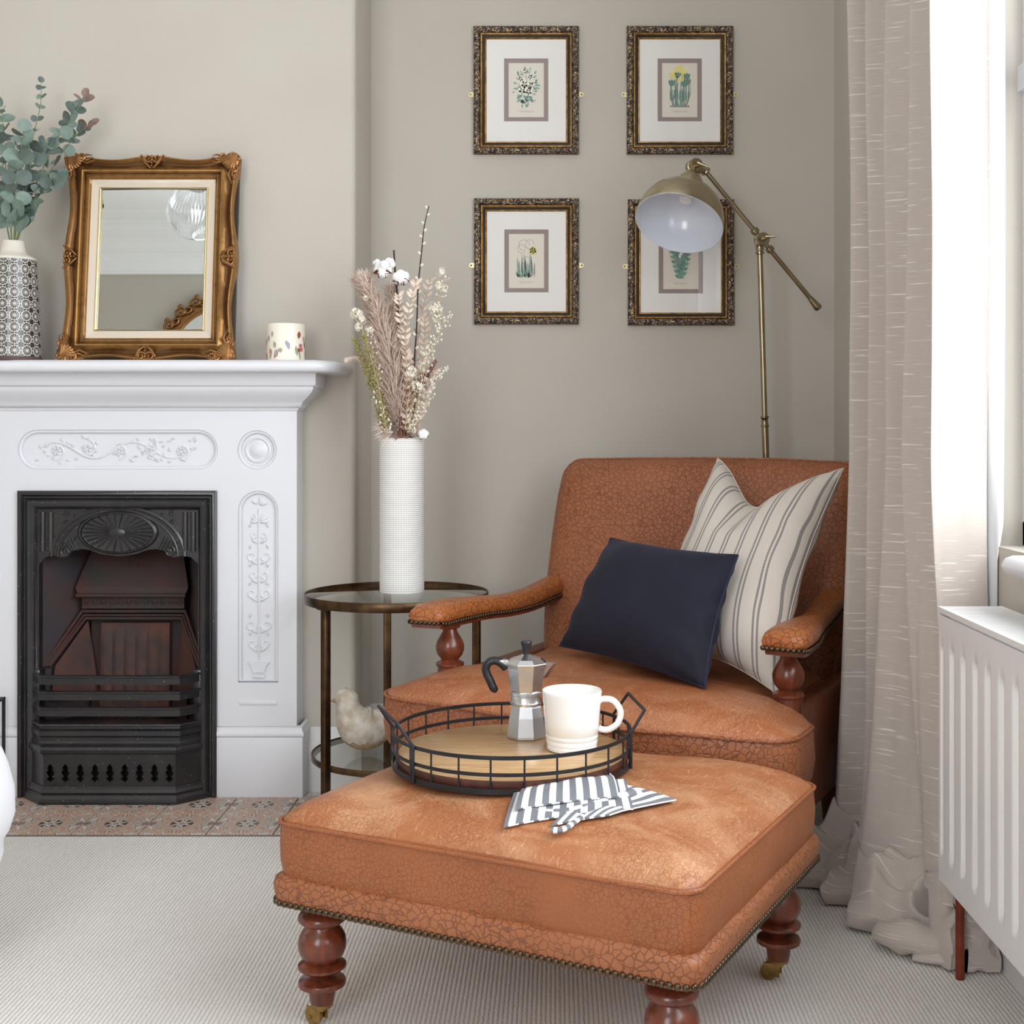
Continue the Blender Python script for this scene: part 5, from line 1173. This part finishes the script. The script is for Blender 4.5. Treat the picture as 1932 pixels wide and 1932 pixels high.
def picture(u0, v0, u1, v1, kind, label):
    Yw = YB-.001; Yf = 3.866; a, c = at(u0, v0, Yf), at(u1, v1, Yf); W_, H_ = (c.x-a.x)/2, a.z-c.z
    o = thing('picture_frame', ((a.x+c.x)/2, Yw, c.z), label, 'picture', group='botanical prints in speckled frames'); D = Yw-Yf
    cs = [(-W_, 0, 1, 1), (W_, 0, -1, 1), (W_, H_, -1, -1), (-W_, H_, 1, -1)]
    def rs(prof, mt, nm):
        b = MB(); k = len(prof); b.add([(x+sx*d, -h, z+sz*d) for x, z, sx, sz in cs for d, h in prof], [(j*k+i, j*k+i+1, ((j+1) % 4)*k+i+1, ((j+1) % 4)*k+i) for j in range(4) for i in range(k-1)], 0, True); b.build(nm, mt, o)
    rs([(0, 0), (0, .012), (.003, .018), (.008, .021), (.014, .020), (.019, .014), (.0215, .008)], m_frame, 'moulding')
    rs([(.0215, .006), (.0215, .013), (.0235, .014), (.0255, .013), (.027, .010)], m_framegold, 'gold_fillet')
    rs([(.027, .011), (.029, .012), (.032, .010), (.0345, .006)], m_framedark, 'dark_fillet')
    rs([(.0345, .009), (.0365, .0095), (.0385, .007), (.0395, .002)], m_framegold, 'inner_fillet')
    b = MB(); e = .038; b.add([(-W_+e, -.003, e), (W_-e, -.003, e), (W_-e, -.003, H_-e), (-W_+e, -.003, H_-e)], [(0, 1, 2, 3)], 0, False)
    cz = H_*.505; mw, mh = .0675, .096
    b = MB(); b.slab([(-W_+e, e), (W_-e, e), (W_-e, H_-e), (-W_+e, H_-e)], [[(-mw, cz-mh), (mw, cz-mh), (mw, cz+mh), (-mw, cz+mh)]], -.0042, -.0028); b.build('mount', m_mount, o)
    pw, ph = .054, .083
    b = MB(); b.slab([(-mw-.002, cz-mh-.002), (mw+.002, cz-mh-.002), (mw+.002, cz+mh+.002), (-mw-.002, cz+mh+.002)], [[(-pw, cz-ph), (pw, cz-ph), (pw, cz+ph), (-pw, cz+ph)]], -.0027, -.0016); b.build('inner_mount', m_mount2, o)
    b = MB(); b.add([(-pw-.002, 0, -ph-.002), (pw+.002, 0, -ph-.002), (pw+.002, 0, ph+.002), (-pw-.002, 0, ph+.002)], [(0, 1, 2, 3)], 0, False); s0 = MB(); botanical(s0, kind, kind*7+3)
    for (x, y, z) in s0.v: pass
    off = len(b.v); b.v += [(x*1.22, y*.9, z*1.42+.006) for x, y, z in s0.v]; b.f += [tuple(i+off for i in f) for f in s0.f]; b.mi += [[0, 0, 0, 0, 0, 0, 0, 1, 2, 4, 5, 6, 3][m_] if m_ > 5 else 6 for m_ in s0.mi]; b.sm += s0.sm; b.uv += s0.uv
    pr = b.build('botanical_print', [m_paper, m_pinkgreen[0], m_pinkgreen[1], m_pinkgreen[2], m_pinkgreen[3], m_pinkgreen[4], m_pinkgreen[5]], o); pr.location = (0, -.0012, cz)
    b = MB(); b.box(-W_+.036, W_-.036, -.0062, -.0052, .036, H_-.036); b.build('glass', m_pane, o)
    for sg in (-1, 1):
        b = MB(); x = sg*(W_+.0075); z = H_*.47; b.slab([(x-sg*.008, z-.008)]+[(x+sg*.001+sg*.0075*math.cos(q_), z+.0075*math.sin(q_)) for q_ in (-1.5, -1, -.5, 0, .5, 1, 1.5)]+[(x-sg*.008, z+.008)], [], -.0022, -.0003, back=True)
        b.tube([(x+sg*.002, -.0022, z), (x+sg*.002, -.0034, z)], [.0034, .0020], 10); hp_ = b.build('hanging_plate', m_brassplate, o); b = MB(); b.ball((x+sg*.002, -.0034, z), .0018, 8, 5, (1, .4, 1)); b.build('screw', m_framedark, hp_)
m_brassplate = M('pale_brass_plate', 'DCD0A4', .35, .6)
picture(893, 47, 1092, 289, 0, 'upper left framed print of white roses with green leaves')
picture(1183, 47, 1384, 289, 1, 'upper right framed print of yellow and grey crocuses')
picture(894, 373, 1092, 611, 2, 'lower left framed print of pale snowdrops and a yellow daffodil')
picture(1185, 375, 1386, 613, 3, 'lower right framed print of green leafy sprays, partly behind the lamp shade')
# ------------------------------------------------------------------ cushions on the chair
def pillow(name, label, BL_, BR_, TR_2, TL_, th, mt, chop=0, bow=.12, seam=None, n=44, uvs=(1, 1), seed=1, piping=None, sag=0):
    BL_, BR_, TR_2, TL_ = map(V, (BL_, BR_, TR_2, TL_)); c = (BL_+BR_+TR_2+TL_)/4; nrm = (BR_-BL_).cross(TL_-BL_).normalized()
    if nrm.y > 0: nrm = -nrm
    o = thing(name, (c.x, c.y, min(BL_.z, BR_.z)), label, 'cushion')
    def pos(s_, t_, side):
        e = 1-abs(2*s_-1)**2.6; f = 1-abs(2*t_-1)**2.6
        ss = s_+bow*(.5-s_)*math.sin(PI*t_)**1.0; tt = t_+bow*(.5-t_)*math.sin(PI*s_)
        drop = chop*math.exp(-((s_-.47)/(.10+.16*t_))**2)*max(0, (t_-.45)/.55)**1.6
        p = (BL_*(1-ss)+BR_*ss)*(1-tt)+(TL_*(1-ss)+TR_2*ss)*tt
        h = th*(max(e, 0)*max(f, 0))**.52
        h *= 1-.75*math.exp(-((s_-.47)/.13)**2)*max(0, (t_-.6)/.4)*(1 if chop else 0)
        p = p+nrm*(h*side)+(BL_-TL_).normalized()*drop+nrm*(noise.noise(p*7+V((seed, 0, 0)))*.010*min(1, h/.02))
        cr = .004*math.sin((s_*3+t_*9)*3+noise.noise(p*5)*4)*max(0, 1-min(s_, 1-s_)*5)*min(1, h/.02); return p+nrm*cr*side
    b = MB(); b.grid(lambda s_, t_: pos(s_, t_, 1), n, n, uvfn=lambda s_, t_: (s_*uvs[0], t_*uvs[1])); b.grid(lambda s_, t_: pos(s_, t_, -1), n, n, uvfn=lambda s_, t_: (s_*uvs[0], t_*uvs[1]), flip=True)
    b.build('cover', mt, o, world=True)
    loop = [pos(i/n, 0, 0) for i in range(n)]+[pos(1, i/n, 0) for i in range(n)]+[pos(1-i/n, 1, 0) for i in range(n)]+[pos(0, 1-i/n, 0) for i in range(n)]
    MB().tube(loop, .0030 if piping else .0014, 6, closed=True).build('piping' if piping else 'seam', piping or mt, o, world=True); return o
def ticking():
    t = NT('striped_linen_ticking'); sp = t.n('SeparateXYZ', {0: t.coord('UV')}); x = t.math('FRACT', t.math('MULTIPLY', sp.outputs[0], 8.6))
    def ln(c, w_): return t.math('LESS_THAN', t.math('ABSOLUTE', t.math('SUBTRACT', x, c)), w_)
    m_ = t.math('MAXIMUM', ln(.38, .052), ln(.60, .052))
    dash = t.math('ADD', .55, t.math('MULTIPLY', .45, t.math('GREATER_THAN', t.math('SINE', t.math('MULTIPLY', sp.outputs[1], 900)), -.3)))
    w1 = t.noise(t.coord('UV', scale=(300, 40, 1)), 1, 2); w2 = t.noise(t.coord('UV', scale=(40, 300, 1)), 1, 2)
    base = t.mix(t.math('MULTIPLY', t.math('ADD', w1, w2), .5), lin('D9D0C6'), lin('CBC1B6'))
    return t.fin(t.mix(t.math('MULTIPLY', t.math('MULTIPLY', m_, dash), .85), base, lin('58565A')), .9, t.bump(t.math('ADD', w1, w2), .3, .0008), Sheen_Weight=.1)
pillow('striped_cushion', 'large cream cushion with double charcoal stripes and a dented top, against the chair back', (.180, 3.10, .462), (.478, 2.74, .440), at(1592, 882, 3.03), at(1355, 862, 3.27), .085, ticking(), chop=.085, bow=.16, seed=4)
pillow('velvet_cushion', 'square navy velvet cushion with piped edge in front of the striped cushion', at(1056, 1218, 3.17), at(1330, 1298, 2.72), at(1392, 1048, 2.87), at(1152, 1016, 3.28), .078, m_navy, bow=.07, seed=9, piping=M('navy_piping', '1C1E38', .6))
# ------------------------------------------------------------------ striped tea towel on the ottoman
def towel_mat():
    t = NT('grey_striped_towel'); sp = t.n('SeparateXYZ', {0: t.coord('UV')}); x = t.math('FRACT', sp.outputs[0])
    m_ = t.math('LESS_THAN', x, .5); nz_ = t.ramp(t.noise(t.coord('UV', scale=(60, 60, 1)), 1, 3), [(.35, '5E6066'), (.65, '878A90')])
    w_ = t.noise(t.coord('UV', scale=(120, 120, 1)), 1, 2)
    return t.fin(t.mix(m_, lin('EDECEA'), nz_), .9, t.bump(w_, .3, .0006))
tow = thing('tea_towel', (.07, 2.0, .40), 'crumpled grey and white striped tea towel on the ottoman beside the tray', 'towel')
tm = towel_mat()
def ottz(x, y):
    e1, e2 = math.cos(math.radians(-27)), math.sin(math.radians(-27)); dx, dy = x-.006, y-2.24; a, c = (dx*e1+dy*e2)/HW, (-dx*e2+dy*e1)/HD
    m_ = max(abs(a), abs(c)); z = .404-.024*max(0, (m_-.45)/.5)**2-.02*max(0, (m_-.9)/.1)**2; return z+.003
def quadpx(c, z):
    out = []
    for u, v in c:
        q = z
        for _ in range(8): q = ottz((u-PX)*(1-q)/(v-PY), F*(1-q)/(v-PY))*.7+q*.3
        out.append(V(((u-PX)*(1-q)/(v-PY), F*(1-q)/(v-PY), q)))
    return out
def sheet(c, lift, uvr, seed, amp=.004, n=26, th=.0025, curl=0):
    q = quadpx(c, .405)
    def f(s_, t_):
        p = (q[0]*(1-s_)+q[1]*s_)*(1-t_)+(q[3]*(1-s_)+q[2]*s_)*t_
        e = min(s_, 1-s_, t_, 1-t_)
        z = ottz(p.x, p.y)+lift(s_, t_)+amp*(1+noise.noise(V((s_*4+seed, t_*4, seed))))*min(1, e*7)+amp*.5*math.sin(s_*9+seed)*math.sin(t_*5+seed)*min(1, e*6)
        return (p.x, p.y, max(z, ottz(p.x, p.y)+.0005))
    b = MB(); uvf = lambda s_, t_: (uvr[0]+(uvr[1]-uvr[0])*s_, t_*2)
    b.grid(f, n, n, uvfn=uvf); b.grid(lambda s_, t_: (lambda p: (p[0], p[1], p[2]-th))(f(s_, t_)), n, n, uvfn=uvf, flip=True)
    loop = [f(i/n, 0) for i in range(n)]+[f(1, i/n) for i in range(n)]+[f(1-i/n, 1) for i in range(n)]+[f(0, 1-i/n) for i in range(n)]
    b.add(loop+[(p[0], p[1], p[2]-th) for p in loop], [(i, (i+1) % len(loop), (i+1) % len(loop)+len(loop), i+len(loop)) for i in range(len(loop))], 0, True, None, [[(uvf(*((i/n, 0) if i < n else (1, i/n-1) if i < 2*n else (3-i/n, 1) if i < 3*n else (0, 4-i/n))))]*4 for i in range(len(loop))])
    return b
sheet([(1040, 1560), (1150, 1540), (1276, 1511), (1150, 1476)], lambda s_, t_: .003, (0, 5.5), 1, .002).build('lower_fold', tm, tow, world=True)
sheet([(950, 1564), (1195, 1530), (1180, 1478), (975, 1492)], lambda s_, t_: .004+.004*t_, (.2, 9.2), 2, .003).build('middle_fold', tm, tow, world=True)
sheet([(972, 1541), (1168, 1516), (1152, 1471), (985, 1500)], lambda s_, t_: .012+.010*math.sin(PI*min(1, t_*1.1))*(.4+.6*s_), (.1, 7.6), 3, .003).build('top_fold', tm, tow, world=True)
def roll(pts, r0, r1, turns, seed):
    pts = [V(p) for p in quadpx(pts, .410)]; pts = spline(pts, 8); n = len(pts)
    def f(s_, t_):
        i = min(int(s_*(n-1)), n-2); p = pts[i].lerp(pts[i+1], s_*(n-1)-i); d = (pts[i+1]-pts[i]).normalized(); sd_ = V((-d.y, d.x, 0)); a = t_*turns*2*PI; r = (r0+(r1-r0)*s_)*(1-.45*t_)*(1+.15*noise.noise(V((s_*5, t_*3, seed))))
        return p+sd_*r*1.2*math.cos(a)+V((0, 0, ottz(p.x, p.y)-p.z+r0*1.0+r*.85*math.sin(a)))
    b = MB(); b.grid(f, 40, 30, uvfn=lambda s_, t_: (s_*5, t_)); return b
roll([(985, 1534), (1060, 1536), (1120, 1524), (1172, 1508), (1204, 1500)], .004, .010, 1.35, 2).build('rolled_fold', tm, tow, world=True)
roll([(1040, 1576), (1062, 1574), (1082, 1562), (1100, 1548)], .007, .004, 1.2, 5).build('rolled_corner', tm, tow, world=True)
# ------------------------------------------------------------------ curtain
cur = thing('curtain', (.75, 2.6, 0), 'oatmeal slub linen curtain with white lining pooling on the floor beside the window', 'curtain')
L0 = [(.800, 3.06), (.745, 3.07), (.697, 3.04), (.692, 3.00), (.725, 2.985), (.752, 2.975), (.742, 2.93), (.706, 2.905), (.735, 2.885), (.765, 2.872), (.752, 2.82), (.724, 2.80), (.755, 2.775), (.788, 2.745), (.770, 2.66), (.735, 2.625), (.765, 2.600), (.795, 2.575), (.770, 2.50), (.722, 2.455), (.735, 2.452), (.770, 2.458), (.805, 2.464), (.842, 2.472)]
L1 = [(.790, 3.08), (.740, 3.09), (.708, 3.05), (.700, 3.00), (.733, 2.985), (.752, 2.970), (.742, 2.92), (.715, 2.89), (.742, 2.875), (.760, 2.86), (.745, 2.79), (.722, 2.765), (.752, 2.745), (.765, 2.72), (.735, 2.62), (.716, 2.595), (.745, 2.575), (.775, 2.55), (.758, 2.475), (.720, 2.440), (.738, 2.442), (.775, 2.450), (.808, 2.456), (.842, 2.466)]
L2 = [(.770, 3.06), (.710, 3.07), (.660, 3.01), (.650, 2.95), (.690, 2.935), (.715, 2.92), (.705, 2.87), (.672, 2.84), (.700, 2.82), (.715, 2.80), (.690, 2.72), (.640, 2.67), (.665, 2.60), (.715, 2.545), (.740, 2.53), (.725, 2.50), (.705, 2.48), (.725, 2.44), (.745, 2.42), (.738, 2.40), (.722, 2.385), (.745, 2.37), (.775, 2.37), (.80, 2.375)]
for l in (L0, L1, L2):
    l[:] = [(x*(1-max(0, y-2.6)/.46*.045), y*(1-max(0, y-2.6)/.46*.045)) for x, y in l]
S0, S1, S2 = [spline([V((x, y, 0)) for x, y in l], 7) for l in (L0, L1, L2)]; NS = len(S0)-1
levels = [(2.85, 0, 0), (.62, 1, 0), (.62, 1, 0)]
def curt(s_, t_):
    i = round(s_*NS); z = 2.85-2.73*t_
    if z > .95: k = (2.85-z)/(1.9); p = S0[i].lerp(S1[i], k)
    else: k = (.95-z)/.83; p = S1[i].lerp(S2[i], k**1.15)
    w_ = noise.noise(V((s_*5, z*1.6, 2)))*.010*(1+max(0, 1.2-z))+(.004*math.sin(s_*75+z*.6)+.003*noise.noise(V((s_*40, z*1.2, 9))))*(s_ < .80); return (p.x+w_, p.y+noise.noise(V((s_*6, z*2.2, 7)))*.012*(z < 1.3), z)
b = MB(); b.grid(curt, NS, 90, uvfn=lambda s_, t_: (s_*1.9, t_*2.75))
b.build('drop', m_curtain, cur, world=True)
# pooled fabric: a rumpled sheet running from the foot of the drop out over the carpet
def ridged(p, f, w_=0): n_ = noise.noise(p*f+V((w_, w_*2, w_*3))); return 1-min(1, math.sqrt(n_*n_*6+.012))
def pool(s_, t_):
    f_ = s_*NS; i = min(int(f_), NS-1); p = V(curt(i/NS, 1)).lerp(V(curt((i+1)/NS, 1)), f_-i)
    ang = math.radians(205)+(math.radians(290)-math.radians(205))*min(1, max(0, (s_-.15)/.75)); o_ = V((math.cos(ang), math.sin(ang), 0))
    far = .100+.040*math.sin(s_*8.5-.4)+.03*noise.noise(V((s_*7, 1, 1)))
    if s_ > .80: far = max(.04, far*(1-(s_-.80)/.20*.5))
    q = p+o_*far*(t_*1.12 if t_ < .86 else .963-(t_-.86)*.9)
    w_ = V((s_*6.5, t_*.35+noise.noise(V((s_*4, t_*2, 0)))*.4, 0)); sl = V((s_*3.1+t_*.5, t_*.8, 4))
    env = math.sin(PI*min(1, t_*.6+.36))
    z = .12*(1-t_)**1.4+.020+(ridged(w_, 1.7, 1)*.052+ridged(sl, 2.6, 5)*.030-.02)*env
    if t_ > .86: z = .006+(z-.006)*(1-(t_-.86)/.14)
    q += o_*(ridged(w_, 1.7, 1)-.4)*.030*min(1, t_*2)
    lim = 2.352+.03*max(0, noise.noise(V((q.x*30, z*20, 2)))); k_ = min(1, max(0, (q.x-.68)/.03)); return (q.x, max(q.y, lim*k_+q.y*(1-k_)), max(.002, z))
b = MB(); b.grid(pool, 260, 40, uvfn=lambda s_, t_: (s_*1.9, 2.75+t_*.2)); b.build('pooled_hem', m_curtain, cur, world=True)
def fold(pts, wd, hh, seed, nm='hem_fold'):
    sp_ = spline([V((*p, 0)) for p in pts], 8); n = len(sp_)
    def f(a, c):
        i = min(int(a*(n-1)), n-2); p = sp_[i].lerp(sp_[i+1], a*(n-1)-i); d = (sp_[i+1]-sp_[i]).normalized(); sd_ = V((-d.y, d.x, 0)); th = c*2*PI*.88+.35
        rx = wd*(.45+.55*math.sin(a*PI*.8+.3)); rz = hh*(.35+.65*math.sin(a*PI*.85+.2)**.8); cr = .35*ridged(V((a*1.6+c*.6, c*1.2, seed)), 1.8)
        sn = math.sin(th); return (p.x+sd_.x*rx*math.cos(th), p.y+sd_.y*rx*math.cos(th), max(.002, rz*.9+rz*(1-cr)*sn))
    b = MB(); b.grid(f, 60, 44, uvfn=lambda a, c: (a*.3, c*.2)); b.build(nm, m_curtain, cur, world=True)
fold([(.64, 2.50), (.66, 2.46), (.70, 2.43), (.77, 2.405)], .040, .040, 2)
fold([(.68, 2.42), (.74, 2.395), (.79, 2.385), (.83, 2.380)], .030, .018, 3)
fold([(.72, 2.46), (.76, 2.42), (.80, 2.40), (.830, 2.39)], .050, .045, 4)
b = MB(); lp = spline([V((.832, 2.480, 0)), V((.845, 2.462, 0)), V((.856, 2.448, 0)), V((.864, 2.446, 0))], 6)
def lnf(a, c): i = round(a*(len(lp)-1)); z = 2.85-2.79*c; bw = .35+.65*math.sin(min(1, max(0, (2.9-z)/2.2))*PI*.8); p = lp[0].lerp(lp[i], .55+.45*bw); return (p.x if z > .80 else min(p.x, .846), p.y-(.0 if z > .8 else .012), z)
b.grid(lnf, len(lp)-1, 40); b.build('lining', m_lining, cur, world=True)
# ------------------------------------------------------------------ radiator and its pipe
rad = thing('radiator', (.76, 1.8, .182), 'white double panel radiator with vertical flutes under the window', 'radiator')
X0, RY0, RY1, RZ0, RZ1 = .705, 2.343, .75, .182, .684; PT = .0632
def rf(a, c):
    y = RY0-(RY0-RY1)*a; z = RZ0+(RZ1-.014-RZ0)*c; u_ = ((RY0-.012-y)/PT) % 1
    g_ = 0
    if RY0-y > .012:
        w_ = (min(u_, 1-u_)-0.13); zt_ = min((z-(RZ0+.045))/.020, ((RZ1-.065)-z)/.018); g_ = max(0, min(1, zt_))*max(0, min(1, (abs(u_-.5)-.31)/.09)); g_ = .0095*g_
    return (X0+g_, y, z)
zs = [0, .02, .06, .09, .095, .11, .13, .15, .5, .84, .86, .875, .89, .92, .97, 1.0]
na = int((RY0-RY1)/PT*14); b = MB()
b.grid(lambda a, c: rf(a, zs[round(c*(len(zs)-1))]), na, len(zs)-1)
b.build('front_panel', m_rad, rad, world=True)
b = MB(); b.box(X0+.0125, .818, RY1, RY0-.001, RZ0, RZ1-.02); b.build('back_panel', m_rad, rad, world=True)
b = MB(); b.rbox(X0+.0005, .820, RY0-.004, RY0+.001, RZ0+.004, RZ1-.008, .001); b.build('side_panel', m_rad, rad, world=True)
b = MB(); b.box(X0-.002, X0+.006, RY1, RY0+.001, RZ1-.010, RZ1); b.box(.814, .822, RY1, RY0+.001, RZ1-.010, RZ1); b.box(X0+.006, .814, RY0-.010, RY0+.001, RZ1-.010, RZ1-.0005); b.build('top_edge', m_rad, rad, world=True)
sl = MB(); sl.box(-.054, .054, -.0024, .0024, -.006, 0); slm = None
for i in range(200):
    mm = Matrix.Translation((.764-.76, RY0-.014-i*.0078-1.8, RZ1-.001-.182))
    if slm is None: c_ = sl.build('grille_slat', m_rad, rad); slm = c_.data; c_.matrix_local = mm
    else: inst(slm, 'grille_slat', rad, mm)
for y in (2.2, 1.0): b = MB(); b.box(.818, .849, y-.02, y+.02, .25, .60); b.build('wall_bracket', m_rad, rad, world=True)
pipe = thing('radiator_pipe', (.742, 2.337, 0), 'reddish copper pipe rising from the carpet to the radiator', 'pipe')
b = MB(); b.tube([(0, 0, .0), (0, 0, .09), (.0, -.002, .186)], .0082, 16); b.build('pipe', M('painted_copper_pipe', '8A3E22', .35, .4, '6E2E1A', 20), pipe)
# ------------------------------------------------------------------ left edge: white covered seat, black metal frame
seat = thing('sofa', (-1.445, 2.30, 0), 'white cotton covered seat edge at the left border of the picture', 'sofa')
so = rrect(.40, .22, .10, 6, per=.04)
wm = M('white_cotton_cover', 'F3F4F8', .9, bump=.2, bs=20, bd=.004)
def sof(x, y, h, sc): return (x+.010*noise.noise(V((x*6, y*6, h*9))), y, h)
b = MB(); b.pad(so, [(.955, .16), (.972, .20), (.965, .225), (.985, .24), (1.005, .275), (1.01, .32), (.99, .365), (.96, .395), (.92, .41), (.8, .425), (.5, .43)], sof); b.build('loose_cover', wm, seat)
for sx in (-1, 1):
    for sy in (-1, 1): b = MB(); b.lathe([(0, 0), (.018, 0), (.024, .17), (0, .17)], 16, Matrix.Translation((sx*.30, sy*.15, 0))); b.build('leg', m_mahog, seat)
lg_ = thing('log_rack', (-1.68, 3.36, 0), 'thin black metal rack standing on the hearth left of the grate', 'rack')
tb_ = .0036
for x in (-.17, .1755):
    for y in (-.10, .105): b = MB(); b.box(x-tb_, x+tb_, y-tb_, y+tb_, .0075, .285); b.build('upright', m_black, lg_)
b = MB()
b.box(-.1736, .1791, -.1036, -.0964, .278, .285); b.build('top_rail', m_black, lg_)
for bx_ in ((-.1736, .1791, .1014, .1086), (-.1736, -.1664, -.1036, .1086), (.1719, .1791, -.1036, .1086)): b = MB(); b.box(*bx_, .278, .285); b.build('top_rail', m_black, lg_)
# ------------------------------------------------------------------ things seen only in the mantel mirror
rm = thing('round_mirror', (-2.05, YR+.004, 2.42), 'round mirror in carved gilt leaf frame, reflected in the mantel mirror', 'mirror')
b = MB(); b.lathe([(0, 0), (.300, 0)], 64, Matrix.Translation((0, .018, 0)) @ Matrix.Rotation(-PI/2, 4, 'X')); b.build('mirror_glass', m_mirror, rm)
b = MB(); b.lathe([(.385, 0), (.385, .02), (.370, .03), (.34, .026), (.325, .034), (.308, .030), (.298, .020), (.298, 0)], 72, Matrix.Rotation(-PI/2, 4, 'X')); b.build('gilt_frame', m_gold2, rm)
for k in range(22):
    a = 2*PI*k/22; b = MB()
    for dr, rr in ((1, .032), (-1, .024)):
        n = 18; c0_ = (.366+.010*dr, a+dr*.05)
        b.tube([((c0_[0]+rr*(1-.8*i/n)*math.sin(i/n*8))*math.cos(c0_[1]+.10*(1-.7*i/n)*math.cos(i/n*8)), .036, (c0_[0]+rr*(1-.8*i/n)*math.sin(i/n*8))*math.sin(c0_[1]+.10*(1-.7*i/n)*math.cos(i/n*8))) for i in range(n+1)], [.009*(1-.5*i/n) for i in range(n+1)], 7)
    b.ball((.410*math.cos(a), .03, .410*math.sin(a)), .018, 8, 6, (1, .6, 1)); b.build('leaf_carving', m_gold2, rm)
pd = thing('pendant_light', (-1.76, 1.0, 2.66), 'ribbed clear glass globe pendant hanging from the ceiling, seen in the mantel mirror', 'ceiling light')
def gl(a, c): th = c*PI*.92+.08*PI; r = .135*(1+.022*math.cos(a*2*PI*44)*math.sin(th)); return (r*math.sin(th)*math.cos(a*2*PI), r*math.sin(th)*math.sin(a*2*PI), r*math.cos(th))
t_ = NT('ribbed_glass'); t_.t.nodes.remove(t_.b); lw = t_.n('LayerWeight', {'Blend': .35}).outputs[1]
mx = t_.n('MixShader', {0: t_.math('ADD', t_.math('MULTIPLY', lw, .75), .18), 1: t_.n('BsdfTransparent').outputs[0], 2: t_.n('BsdfGlossy', {'Roughness': .12, 'Color': (.95, .97, 1, 1)}).outputs[0]}); t_.L(mx.outputs[0], t_.out.inputs[0])
b = MB(); b.grid(gl, 264, 32, cu=True); b.build('glass_globe', t_.m, pd)
b = MB(); b.lathe([(.040, .12), (.045, .125), (.045, .15), (.02, .165), (.008, .17), (.004, .18), (.004, ZC-2.66-.03), (.05, ZC-2.66-.03), (.05, ZC-2.66)], 32); b.build('fitting', m_abrass, pd)
